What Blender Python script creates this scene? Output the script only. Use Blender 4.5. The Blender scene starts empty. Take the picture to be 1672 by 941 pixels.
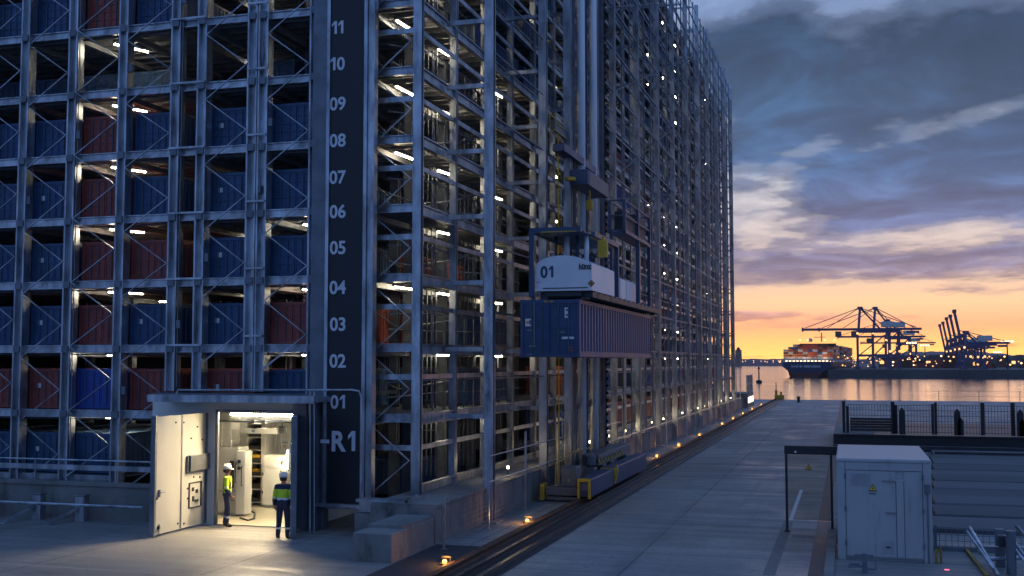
import bpy, math, random
from mathutils import Vector, Matrix
R = math.radians
random.seed(7)
S = bpy.context.scene
COL = S.collection

# ------------------------------------------------------------------ camera
FPX, HC, HY, VX = 1850.0, 4.9, 590.0, 1385.0          # focal length and horizon of the 1672 px wide photograph
TILT = math.atan((HY - 470.5) / FPX)
YAW = math.atan((VX - 836) / (FPX / math.cos(TILT)))
cam_d = bpy.data.cameras.new('camera'); cam = bpy.data.objects.new('camera', cam_d); COL.objects.link(cam)
cam_d.sensor_width = 36; cam_d.lens = 36 * FPX / 1672
cam_d.clip_start = 0.1; cam_d.clip_end = 20000
cam.location = (0, 0, HC); cam.rotation_euler = (math.pi / 2 + TILT, 0, YAW)
S.camera = cam
FW = Vector((-math.sin(YAW) * math.cos(TILT), math.cos(YAW) * math.cos(TILT), math.sin(TILT)))
RT = Vector((math.cos(YAW), math.sin(YAW), 0)); UP = RT.cross(FW)
def ray(px, py): return RT * (px - 836) - UP * (py - 470.5) + FW * FPX
def G(px, py, z=0.0):
    r = ray(px, py); return r * ((z - HC) / r.z) + Vector((0, 0, HC))
def PX(px, py, X):
    r = ray(px, py); return r * (X / r.x) + Vector((0, 0, HC))
def PY(px, py, Y):
    r = ray(px, py); return r * (Y / r.y) + Vector((0, 0, HC))

# ------------------------------------------------------------------ render look
S.view_settings.view_transform = 'Standard'; S.view_settings.look = 'None'
S.view_settings.exposure = 0.35; S.view_settings.gamma = 1.0; S.view_settings.use_curve_mapping = False
S.render.engine = 'CYCLES'
S.cycles.use_denoising = True
S.cycles.max_bounces = 5; S.cycles.diffuse_bounces = 2; S.cycles.glossy_bounces = 2; S.cycles.transmission_bounces = 3
S.cycles.transparent_max_bounces = 6
S.cycles.caustics_reflective = False; S.cycles.caustics_refractive = False
S.cycles.sample_clamp_indirect = 3.0
S.cycles.use_light_tree = True

# ------------------------------------------------------------------ dusk sky
W = bpy.data.worlds.new('World'); S.world = W; W.use_nodes = True
def build_sky():
    nt = W.node_tree; nt.nodes.clear(); N = nt.nodes.new; L = nt.links.new
    def math_(op, a, b=None, c=None, clamp=False):
        n = N('ShaderNodeMath'); n.operation = op; n.use_clamp = clamp
        for i, v in enumerate((a, b, c)):
            if v is None: continue
            if isinstance(v, (int, float)): n.inputs[i].default_value = v
            else: L(v, n.inputs[i])
        return n.outputs[0]
    def ramp(fac, stops, interp='LINEAR'):
        n = N('ShaderNodeValToRGB'); n.color_ramp.interpolation = interp
        el = n.color_ramp.elements
        while len(el) < len(stops): el.new(0.5)
        for e, (p, c) in zip(el, stops): e.position = p; e.color = (c[0], c[1], c[2], 1) if not isinstance(c, (int, float)) else (c, c, c, 1)
        L(fac, n.inputs[0]); return n.outputs[0]
    def mix(f, a, b, mode='MIX'):
        n = N('ShaderNodeMix'); n.data_type = 'RGBA'; n.blend_type = mode
        if isinstance(f, (int, float)): n.inputs[0].default_value = f
        else: L(f, n.inputs[0])
        for i, v in ((6, a), (7, b)):
            if isinstance(v, tuple): n.inputs[i].default_value = (*v, 1)
            else: L(v, n.inputs[i])
        return n.outputs[2]
    tc = N('ShaderNodeTexCoord')
    nrm = N('ShaderNodeVectorMath'); nrm.operation = 'NORMALIZE'; L(tc.outputs['Generated'], nrm.inputs[0])
    D = nrm.outputs[0]
    sp = N('ShaderNodeSeparateXYZ'); L(D, sp.inputs[0]); x, y, z = sp.outputs
    zc = math_('MAXIMUM', z, 0.0)
    # elevation 0..0.4 -> 0..1
    e = math_('MULTIPLY', zc, 2.5, clamp=True)
    # nearness to the sunset azimuth
    az = math_('ADD', math_('MULTIPLY', y, 0.995), math_('MULTIPLY', x, 0.05))
    sunside = ramp(math_('MULTIPLY_ADD', az, 0.5, 0.5), [(0.0, 0.0), (0.6, 0.03), (0.88, 0.25), (0.985, 1.0)])
    # lit gaps between the clouds, and the clouds themselves, by elevation on the sunset side
    gap = ramp(e, [(0.0, (1.60, 0.86, 0.17)), (0.035, (1.40, 0.68, 0.17)), (0.075, (1.12, 0.48, 0.22)), (0.125, (1.0, 0.64, 0.34)),
                   (0.20, (0.70, 0.54, 0.46)), (0.32, (0.60, 0.56, 0.57)), (0.46, (0.47, 0.52, 0.62)), (0.62, (0.26, 0.35, 0.56)), (1.0, (0.15, 0.25, 0.46))])
    cld = ramp(e, [(0.0, (1.15, 0.46, 0.13)), (0.05, (0.84, 0.31, 0.18)), (0.11, (0.42, 0.24, 0.25)), (0.18, (0.20, 0.185, 0.28)), (0.27, (0.088, 0.135, 0.275)),
                   (0.40, (0.036, 0.105, 0.235)), (0.55, (0.028, 0.080, 0.168)), (0.72, (0.016, 0.046, 0.095)), (1.0, (0.050, 0.095, 0.20))])
    # cloud layer seen in perspective: direction over height
    dv = math_('ADD', zc, 0.075)
    u = math_('DIVIDE', x, dv); v = math_('DIVIDE', y, dv)
    cv = N('ShaderNodeCombineXYZ'); L(u, cv.inputs[0]); L(v, cv.inputs[1]); cv.inputs[2].default_value = 3.7
    mp = N('ShaderNodeMapping'); mp.inputs['Rotation'].default_value = (0, 0, R(14)); mp.inputs['Scale'].default_value = (1.25, 0.95, 1)
    L(cv.outputs[0], mp.inputs[0])
    n1 = N('ShaderNodeTexNoise'); n1.inputs['Scale'].default_value = 1.0; n1.inputs['Detail'].default_value = 9; n1.inputs['Roughness'].default_value = 0.56; n1.inputs['Distortion'].default_value = 0.35
    L(mp.outputs[0], n1.inputs['Vector'])
    n2 = N('ShaderNodeTexNoise'); n2.inputs['Scale'].default_value = 0.42; n2.inputs['Detail'].default_value = 3
    L(mp.outputs[0], n2.inputs['Vector'])
    n3 = N('ShaderNodeTexNoise'); n3.inputs['Scale'].default_value = 3.8; n3.inputs['Detail'].default_value = 6; n3.inputs['Roughness'].default_value = 0.6
    L(mp.outputs[0], n3.inputs['Vector'])
    dens = math_('ADD', math_('MULTIPLY', n1.outputs[0], 0.56), math_('MULTIPLY', n2.outputs[0], 0.18))
    dens = math_('ADD', dens, math_('MULTIPLY', n3.outputs[0], 0.26))
    # big banks and breaks of this evening's sky: (pixel of the photo -> direction), half width, half height (rad), tilt, strength
    for (px, py, sx, sy, rot, amp) in SKY_BANKS:
        d0 = ray(px, py).normalized()
        a0 = math.atan2(d0.x, d0.y); e0 = math.asin(d0.z)
        azn = math_('ARCTAN2', x, y); el = math_('ARCSINE', z)
        da = math_('SUBTRACT', azn, a0); de = math_('SUBTRACT', el, e0)
        c, s = math.cos(R(rot)), math.sin(R(rot))
        p = math_('MULTIPLY', math_('ADD', math_('MULTIPLY', da, c), math_('MULTIPLY', de, s)), 1 / sx)
        q = math_('MULTIPLY', math_('SUBTRACT', math_('MULTIPLY', de, c), math_('MULTIPLY', da, s)), 1 / sy)
        r2 = math_('ADD', math_('MULTIPLY', p, p), math_('MULTIPLY', q, q))
        g = math_('MULTIPLY', math_('POWER', 2.718, math_('MULTIPLY', r2, -1.0)), amp)
        dens = math_('ADD', dens, g)
    cov = ramp(dens, [(0.40, 0.0), (0.455, 0.28), (0.51, 0.76), (0.58, 1.0)], 'EASE')
    n4 = N('ShaderNodeTexNoise'); n4.inputs['Scale'].default_value = 1.9; n4.inputs['Detail'].default_value = 9; n4.inputs['Roughness'].default_value = 0.62; n4.inputs['Distortion'].default_value = 0.6
    L(mp.outputs[0], n4.inputs['Vector'])
    body = ramp(n4.outputs[0], [(0.30, 0.60), (0.50, 0.95), (0.70, 1.7)])          # thin and thick parts of the cloud
    cld = mix(1.0, cld, body, 'MULTIPLY')
    west = mix(cov, gap, cld)
    east = ramp(e, [(0.0, (0.05, 0.098, 0.22)), (0.3, (0.075, 0.165, 0.41)), (1.0, (0.10, 0.22, 0.54))])
    east = mix(math_('MULTIPLY', cov, 0.9), mix(0.5, east, (0.27, 0.42, 0.76)), (0.036, 0.088, 0.24))
    low = mix(sunside, east, west)
    # overhead
    zen = ramp(zc, [(0.30, 0.0), (0.75, 1.0)])
    over = mix(math_('MULTIPLY', cov, 0.8), (0.19, 0.35, 0.74), (0.062, 0.145, 0.38))
    colr = mix(zen, low, over)
    sky = N('ShaderNodeTexSky'); sky.sky_type = 'NISHITA'; sky.sun_disc = False
    sky.sun_elevation = R(SUN_EL); sky.sun_rotation = R(SUN_ROT)
    nb = N('ShaderNodeBackground'); L(sky.outputs[0], nb.inputs[0]); nb.inputs[1].default_value = SKY_NISHITA
    cb = N('ShaderNodeBackground'); L(colr, cb.inputs[0]); cb.inputs[1].default_value = SKY_CLOUD
    ad = N('ShaderNodeAddShader'); L(nb.outputs[0], ad.inputs[0]); L(cb.outputs[0], ad.inputs[1])
    out = N('ShaderNodeOutputWorld'); L(ad.outputs[0], out.inputs[0])
SUN_EL, SUN_ROT = 1.0, 3.0          # just above the horizon, beyond the far quay
SKY_NISHITA, SKY_CLOUD = 0.006, 1.0
SKY_BANKS = [(1540, 300, .125, .035, 6, .22), (1630, 70, .16, .055, 10, .20), (1260, 90, .06, .05, 20, .12), (1250, 235, .05, .028, 0, .10),
             (1310, 255, .04, .013, 35, -.08), (1530, 215, .10, .009, 14, -.11), (1235, 335, .04, .03, -40, -.06), (1480, 385, .14, .014, 4, -.12),
             (1240, 410, .05, .02, 0, .05), (1400, 430, .14, .012, 0, .16), (1450, 492, .22, .018, 0, -.24), (1270, 515, .07, .005, 0, .22), (1560, 478, .06, .006, 0, .2),
             (1420, 560, .25, .016, 0, -.16)]
build_sky()
sd = bpy.data.lights.new('sun', 'SUN'); sd.energy = 0.04; sd.angle = R(12); sd.color = (1.0, 0.55, 0.28)
sun = bpy.data.objects.new('sun', sd); COL.objects.link(sun)
_d = Vector((math.sin(R(SUN_ROT)) * math.cos(R(4)), math.cos(R(SUN_ROT)) * math.cos(R(4)), math.sin(R(4))))
sun.rotation_euler = _d.to_track_quat('Z', 'Y').to_euler(); sun.location = (0, 60, 60)

# ------------------------------------------------------------------ materials
M = {}
def mat(name, col, rough=0.6, metal=0.0, var=0.25, scale=3.0, bump=0.0, bscale=None, col2=None, stretch=(1, 1, 1), spec=None, dirt=None):
    m = bpy.data.materials.new(name); m.use_nodes = True; M[name] = m
    nt = m.node_tree; N = nt.nodes.new; L = nt.links.new
    b = nt.nodes['Principled BSDF']
    b.inputs['Roughness'].default_value = rough; b.inputs['Metallic'].default_value = metal
    if spec is not None: b.inputs['Specular IOR Level'].default_value = spec
    tc = N('ShaderNodeTexCoord'); mp = N('ShaderNodeMapping'); mp.inputs['Scale'].default_value = stretch
    oi = N('ShaderNodeObjectInfo')
    vm = N('ShaderNodeVectorMath'); vm.operation = 'ADD'; L(tc.outputs['Object'], vm.inputs[0]); L(oi.outputs['Location'], vm.inputs[1])
    L(vm.outputs[0], mp.inputs[0])
    ns = N('ShaderNodeTexNoise'); ns.inputs['Scale'].default_value = scale; ns.inputs['Detail'].default_value = 6; ns.inputs['Roughness'].default_value = 0.6
    L(mp.outputs[0], ns.inputs['Vector'])
    cr = N('ShaderNodeValToRGB'); cr.color_ramp.elements[0].position = 0.3; cr.color_ramp.elements[1].position = 0.7
    c2 = col2 or tuple(c * (1 - var) for c in col); c1 = tuple(min(1, c * (1 + var * 0.5)) for c in col)
    cr.color_ramp.elements[0].color = (*c2, 1); cr.color_ramp.elements[1].color = (*c1, 1)
    L(ns.outputs[0], cr.inputs[0]); outc = cr.outputs[0]
    if dirt:
        n2 = N('ShaderNodeTexNoise'); n2.inputs['Scale'].default_value = dirt[1]; n2.inputs['Detail'].default_value = 8; n2.inputs['Roughness'].default_value = 0.7
        m2 = N('ShaderNodeMapping'); m2.inputs['Scale'].default_value = dirt[2]; L(vm.outputs[0], m2.inputs[0]); L(m2.outputs[0], n2.inputs['Vector'])
        r2 = N('ShaderNodeValToRGB'); r2.color_ramp.elements[0].position = dirt[3]; r2.color_ramp.elements[1].position = dirt[3] + 0.15
        L(n2.outputs[0], r2.inputs[0])
        mx = N('ShaderNodeMix'); mx.data_type = 'RGBA'; L(r2.outputs[0], mx.inputs[0]); L(outc, mx.inputs[6]); mx.inputs[7].default_value = (*dirt[0], 1); outc = mx.outputs[2]
    L(outc, b.inputs['Base Color'])
    mr = N('ShaderNodeMapRange'); mr.inputs[3].default_value = max(0.05, rough - 0.1); mr.inputs[4].default_value = min(1, rough + 0.15)
    L(ns.outputs[0], mr.inputs[0]); L(mr.outputs[0], b.inputs['Roughness'])
    if bump:
        bn = N('ShaderNodeTexNoise'); bn.inputs['Scale'].default_value = bscale or scale * 6; bn.inputs['Detail'].default_value = 4; L(mp.outputs[0], bn.inputs['Vector'])
        bp = N('ShaderNodeBump'); bp.inputs['Strength'].default_value = bump; bp.inputs['Distance'].default_value = 0.02
        L(bn.outputs[0], bp.inputs['Height']); L(bp.outputs[0], b.inputs['Normal'])
    return m
def glow(name, col, strength):
    m = bpy.data.materials.new(name); m.use_nodes = True; M[name] = m
    b = m.node_tree.nodes['Principled BSDF']; b.inputs['Base Color'].default_value = (0.8, 0.8, 0.8, 1)
    b.inputs['Emission Color'].default_value = (*col, 1); b.inputs['Emission Strength'].default_value = strength
    m.cycles.emission_sampling = 'AUTO'
    return m
mat('galvanised', (0.48, 0.51, 0.56), 0.32, 0.85, 0.6, 2.2, 0.10, 20, stretch=(1, 1, 0.35), dirt=((0.13, 0.125, 0.12), 2.6, (1, 1, 0.18), 0.57))
mat('purlin_steel', (0.30, 0.31, 0.33), 0.55, 0.2, 0.35, 2.0)
mat('steel_dull', (0.18, 0.20, 0.235), 0.5, 0.6, 0.35, 2.0, 0.1, 15)
mat('steel_dark', (0.045, 0.05, 0.06), 0.5, 0.3, 0.3, 2.0)
mat('mast_lit_pale', (0.78, 0.80, 0.84), 0.3, 0.1, 0.12, 1.5, stretch=(1, 1, 0.2))  # pale paint standing in for light on polished tubes
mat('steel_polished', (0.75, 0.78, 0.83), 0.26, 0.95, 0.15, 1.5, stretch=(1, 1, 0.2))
mat('deck_steel', (0.20, 0.205, 0.21), 0.65, 0.1, 0.3, 1.5)
mat('dark_screen', (0.03, 0.034, 0.04), 0.8, 0.0, 0.3, 0.5)
mat('sign_black', (0.012, 0.014, 0.019), 0.42, 0.0, 0.25, 0.8)
mat('sign_white', (0.62, 0.64, 0.70), 0.6, 0.0, 0.06)
mat('paint_blue', (0.042, 0.098, 0.215), 0.45, 0.0, 0.3, 1.4, 0.05, 12, dirt=((0.05, 0.06, 0.09), 3.0, (1, 1, 0.4), 0.62))
mat('paint_blue_worn', (0.055, 0.115, 0.23), 0.5, 0.0, 0.4, 1.2, 0.05, 12, dirt=((0.07, 0.07, 0.08), 2.5, (1, 1, 0.3), 0.58))
mat('paint_blue_bright', (0.035, 0.085, 0.36), 0.42, 0.0, 0.25, 1.2, 0.05, 12)
mat('paint_navy', (0.030, 0.066, 0.155), 0.45, 0.0, 0.35, 1.2, 0.05, 12, dirt=((0.06, 0.065, 0.085), 2.6, (1, 1, 0.3), 0.60))
mat('paint_red', (0.34, 0.075, 0.06), 0.5, 0.0, 0.35, 1.4, 0.05, 12, dirt=((0.07, 0.03, 0.025), 3.0, (1, 1, 0.4), 0.6))
mat('paint_orange', (0.40, 0.085, 0.03), 0.5, 0.0, 0.3, 1.4)
mat('paint_grey', (0.36, 0.37, 0.38), 0.5, 0.0, 0.25, 1.4)
mat('paint_white', (0.40, 0.405, 0.41), 0.45, 0.0, 0.10, 0.9, dirt=((0.40, 0.39, 0.36), 2.0, (1, 1, 0.5), 0.64))
mat('cabin_white', (0.40, 0.405, 0.41), 0.5, 0.0, 0.12, 0.8, dirt=((0.29, 0.285, 0.275), 3.5, (1, 1, 0.12), 0.56))
mat('hoist_white', (0.72, 0.73, 0.76), 0.4, 0.0, 0.08, 1.0, dirt=((0.45, 0.44, 0.42), 3.0, (1, 1, 0.25), 0.6))
mat('crane_navy', (0.028, 0.058, 0.125), 0.42, 0.0, 0.25, 1.5, dirt=((0.05, 0.05, 0.05), 4.0, (1, 1, 1), 0.68))
mat('crane_grey', (0.13, 0.14, 0.16), 0.5, 0.3, 0.25, 1.5)
mat('safety_yellow', (0.62, 0.36, 0.02), 0.5, 0.0, 0.2, 3.0)
mat('worn_yellow', (0.30, 0.19, 0.03), 0.7, 0.0, 0.5, 6.0)
mat('black_rubber', (0.015, 0.015, 0.016), 0.7)
mat('black_paint', (0.018, 0.02, 0.024), 0.5, 0.0, 0.3, 2.0)
mat('rust', (0.13, 0.06, 0.035), 0.75, 0.2, 0.5, 4.0, 0.2, 30)
mat('rail_steel', (0.10, 0.10, 0.11), 0.35, 0.8, 0.3, 3.0)
mat('warning_yellow', (0.75, 0.45, 0.02), 0.5, 0, 0.1)
mat('sticker_white', (0.72, 0.74, 0.76), 0.5, 0, 0.1)
mat('sticker_orange', (0.75, 0.30, 0.04), 0.5, 0, 0.1)
mat('door_white', (0.56, 0.55, 0.50), 0.5, 0.0, 0.10, 1.0)
mat('room_white', (0.74, 0.72, 0.66), 0.5, 0.0, 0.08, 1.0)
mat('room_floor', (0.45, 0.42, 0.33), 0.35, 0.0, 0.2, 1.5)
mat('bin_black', (0.02, 0.02, 0.02), 0.5)
mat('grey_plastic', (0.25, 0.26, 0.27), 0.5)
mat('wall_concrete', (0.21, 0.205, 0.195), 0.85, 0.0, 0.35, 0.9, 0.35, 14, dirt=((0.075, 0.07, 0.066), 1.3, (1, 1, 0.35), 0.53))
mat('far_dark', (0.030, 0.032, 0.045), 0.9)
mat('far_building', (0.12, 0.11, 0.11), 0.9)
mat('far_quay', (0.10, 0.10, 0.10), 0.9, 0, 0.4, 0.05)
mat('ship_navy', (0.018, 0.028, 0.085), 0.45)
mat('ship_red', (0.12, 0.028, 0.02), 0.6)
mat('ship_white', (0.6, 0.6, 0.58), 0.5)
mat('sts_blue', (0.075, 0.07, 0.16), 0.5)
mat('asphalt', (0.035, 0.036, 0.04), 0.85, 0, 0.3, 6.0, 0.3, 60)
glow('tube_glow', (1.0, 0.86, 0.60), 62.0)
glow('strip_glow', (1.0, 0.80, 0.46), 150.0); glow('ceiling_glow', (1.0, 0.82, 0.50), 360.0)
glow('amber_glow', (1.0, 0.31, 0.035), 3.2)
glow('white_lamp', (1.0, 0.76, 0.42), 8.0)
glow('port_glow', (1.0, 0.45, 0.10), 1.7)
glow('port_white', (1.0, 0.70, 0.36), 2.6)
def ground_mat():
    m = bpy.data.materials.new('yard_concrete'); m.use_nodes = True; M['ground'] = m
    nt = m.node_tree; N = nt.nodes.new; L = nt.links.new; b = nt.nodes['Principled BSDF']
    tc = N('ShaderNodeTexCoord')
    def noise(scale, detail=6, st=(1, 1, 1), rough=.6):
        mp = N('ShaderNodeMapping'); mp.inputs['Scale'].default_value = st; L(tc.outputs['Object'], mp.inputs[0])
        n = N('ShaderNodeTexNoise'); n.inputs['Scale'].default_value = scale; n.inputs['Detail'].default_value = detail; n.inputs['Roughness'].default_value = rough
        L(mp.outputs[0], n.inputs['Vector']); return n.outputs[0]
    def rmp(f, stops):
        n = N('ShaderNodeValToRGB'); el = n.color_ramp.elements
        while len(el) < len(stops): el.new(.5)
        for e, (p, c) in zip(el, stops): e.position = p; e.color = (*c, 1)
        L(f, n.inputs[0]); return n.outputs[0]
    def mixc(f, a, c, mode='MIX'):
        n = N('ShaderNodeMix'); n.data_type = 'RGBA'; n.blend_type = mode
        L(f, n.inputs[0]) if not isinstance(f, float) else setattr(n.inputs[0], 'default_value', f)
        L(a, n.inputs[6]); (L(c, n.inputs[7]) if not isinstance(c, tuple) else setattr(n.inputs[7], 'default_value', (*c, 1))); return n.outputs[2]
    base = rmp(noise(0.22, 8, (1, .6, 1), .65), [(.3, (.15, .15, .147)), (.5, (.24, .237, .23)), (.7, (.33, .32, .305))])
    fine = rmp(noise(9, 6), [(.3, (.78, .78, .78)), (.7, (1.1, 1.1, 1.1))])
    c = mixc(1.0, base, fine, 'MULTIPLY')
    st = noise(0.9, 8, (.12, 1.6, 1), .6)         # cross streaks of laid and driven concrete
    c = mixc(rmp(st, [(.46, (0, 0, 0)), (.66, (.42, .42, .42))]), c, (.13, .13, .13))
    spots = noise(2.2, 10, (1, 1, 1), .75)
    c = mixc(rmp(spots, [(.55, (0, 0, 0)), (.85, (.45, .45, .45))]), c, (.11, .105, .10))
    patch = noise(0.10, 4, (1, .5, 1), .5)
    c = mixc(rmp(patch, [(.46, (0, 0, 0)), (.60, (.5, .5, .5))]), c, (.15, .148, .143))
    tyre = noise(0.9, 3, (1.3, .02, 1), .5)      # tyre tracks along the yard
    c = mixc(rmp(tyre, [(.54, (0, 0, 0)), (.70, (.38, .38, .38))]), c, (.11, .11, .11))
    vo = N('ShaderNodeTexVoronoi'); vo.feature = 'DISTANCE_TO_EDGE'; vo.inputs['Scale'].default_value = .17
    wv = N('ShaderNodeMix'); wv.data_type = 'VECTOR'; wv.inputs[0].default_value = .12
    nz = N('ShaderNodeTexNoise'); nz.inputs['Scale'].default_value = .9; nz.inputs['Detail'].default_value = 6; L(tc.outputs['Object'], nz.inputs['Vector'])
    sc_ = N('ShaderNodeVectorMath'); sc_.operation = 'SCALE'; sc_.inputs['Scale'].default_value = 9.0; L(nz.outputs['Color'], sc_.inputs[0])
    av = N('ShaderNodeVectorMath'); av.operation = 'ADD'; L(tc.outputs['Object'], av.inputs[0]); L(sc_.outputs[0], av.inputs[1])
    L(av.outputs[0], vo.inputs['Vector'])
    cl = N('ShaderNodeMath'); cl.operation = 'LESS_THAN'; L(vo.outputs['Distance'], cl.inputs[0]); cl.inputs[1].default_value = .006
    cm_ = N('ShaderNodeMath'); cm_.operation = 'MULTIPLY'; L(cl.outputs[0], cm_.inputs[0]); cm_.inputs[1].default_value = .45
    c = mixc(cm_.outputs[0], c, (.07, .07, .07))
    # slab joints
    sp = N('ShaderNodeSeparateXYZ'); L(tc.outputs['Object'], sp.inputs[0])
    def line(o, period, off, w):
        a = N('ShaderNodeMath'); a.operation = 'ADD'; L(o, a.inputs[0]); a.inputs[1].default_value = off
        p = N('ShaderNodeMath'); p.operation = 'PINGPONG'; L(a.outputs[0], p.inputs[0]); p.inputs[1].default_value = period / 2
        l = N('ShaderNodeMath'); l.operation = 'LESS_THAN'; L(p.outputs[0], l.inputs[0]); l.inputs[1].default_value = w; return l.outputs[0]
    jx = line(sp.outputs[0], 4.6, 5.15, .022); jy = line(sp.outputs[1], 6.2, 1.6, .03)
    c = mixc(jx, c, (.07, .07, .07)); c = mixc(jy, c, (.32, .32, .32))
    L(c, b.inputs['Base Color'])
    rr = N('ShaderNodeMapRange'); rr.inputs[1].default_value = .35; rr.inputs[2].default_value = .65; rr.inputs[3].default_value = .50; rr.inputs[4].default_value = .80
    L(st, rr.inputs[0])
    damp = N('ShaderNodeMapRange'); damp.inputs[1].default_value = .52; damp.inputs[2].default_value = .66; damp.inputs[3].default_value = 1.0; damp.inputs[4].default_value = .62
    L(noise(.35, 5, (1, .7, 1), .6), damp.inputs[0])
    mu = N('ShaderNodeMath'); mu.operation = 'MULTIPLY'; L(rr.outputs[0], mu.inputs[0]); L(damp.outputs[0], mu.inputs[1]); L(mu.outputs[0], b.inputs['Roughness'])
    bp = N('ShaderNodeBump'); bp.inputs['Strength'].default_value = .35; bp.inputs['Distance'].default_value = .02
    L(noise(14, 5), bp.inputs['Height']); L(bp.outputs[0], b.inputs['Normal'])
ground_mat()
def water_mat():
    m = bpy.data.materials.new('harbour_water'); m.use_nodes = True; M['water'] = m
    nt = m.node_tree; N = nt.nodes.new; L = nt.links.new; b = nt.nodes['Principled BSDF']
    b.inputs['Base Color'].default_value = (.02, .03, .045, 1); b.inputs['Roughness'].default_value = .12; b.inputs['IOR'].default_value = 1.33
    tc = N('ShaderNodeTexCoord'); prev = None
    for sc, st, dist in ((.09, (.4, 1, 1), 1.3), (.6, (.5, 1, 1), .42), (.02, (.3, 1, 1), 2.0)):
        mp = N('ShaderNodeMapping'); mp.inputs['Scale'].default_value = st; L(tc.outputs['Object'], mp.inputs[0])
        n = N('ShaderNodeTexNoise'); n.inputs['Scale'].default_value = sc; n.inputs['Detail'].default_value = 5; L(mp.outputs[0], n.inputs['Vector'])
        bp = N('ShaderNodeBump'); bp.inputs['Strength'].default_value = .35; bp.inputs['Distance'].default_value = dist
        L(n.outputs[0], bp.inputs['Height'])
        if prev: L(prev, bp.inputs['Normal'])
        prev = bp.outputs[0]
    L(prev, b.inputs['Normal'])
water_mat()
def glass_mat():
    m = bpy.data.materials.new('clear_panel'); m.use_nodes = True; M['glass'] = m
    nt = m.node_tree; nt.nodes.clear(); N = nt.nodes.new; L = nt.links.new
    t = N('ShaderNodeBsdfTransparent'); t.inputs[0].default_value = (.86, .84, .80, 1)
    g = N('ShaderNodeBsdfGlossy'); g.inputs['Roughness'].default_value = .05; g.inputs[0].default_value = (.9, .9, .9, 1)
    f = N('ShaderNodeFresnel'); f.inputs[0].default_value = 1.45
    mx = N('ShaderNodeMixShader'); L(f.outputs[0], mx.inputs[0]); L(t.outputs[0], mx.inputs[1]); L(g.outputs[0], mx.inputs[2])
    o = N('ShaderNodeOutputMaterial'); L(mx.outputs[0], o.inputs[0])
glass_mat()
mat('skin', (0.42, 0.22, 0.15), 0.6, 0, 0.1)
mat('hivis', (0.52, 0.72, 0.03), 0.7, 0, 0.12, 8, dirt=((0.30, 0.40, 0.03), 9, (1, 1, 1), .64))
mat('work_navy', (0.014, 0.022, 0.060), 0.85, 0, 0.3, 9)
mat('reflective', (0.75, 0.76, 0.74), 0.4, 0, 0.05)
mat('boot', (0.02, 0.016, 0.014), 0.6)
mat('helmet_white', (0.78, 0.76, 0.70), 0.3, 0, 0.05)
mat('hair_dark', (0.012, 0.009, 0.007), 0.8)

def lamp(name, kind, energy, color, parent, loc, **kw):          # the light a modelled lamp gives off
    d = bpy.data.lights.new(name, kind); d.energy = energy; d.color = color
    for k, v in kw.items():
        if k != 'rot': setattr(d, k, v)
    o = bpy.data.objects.new(name, d); COL.objects.link(o); o.parent = parent; o.location = loc
    if 'rot' in kw: o.rotation_euler = kw['rot']
    return o
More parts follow.
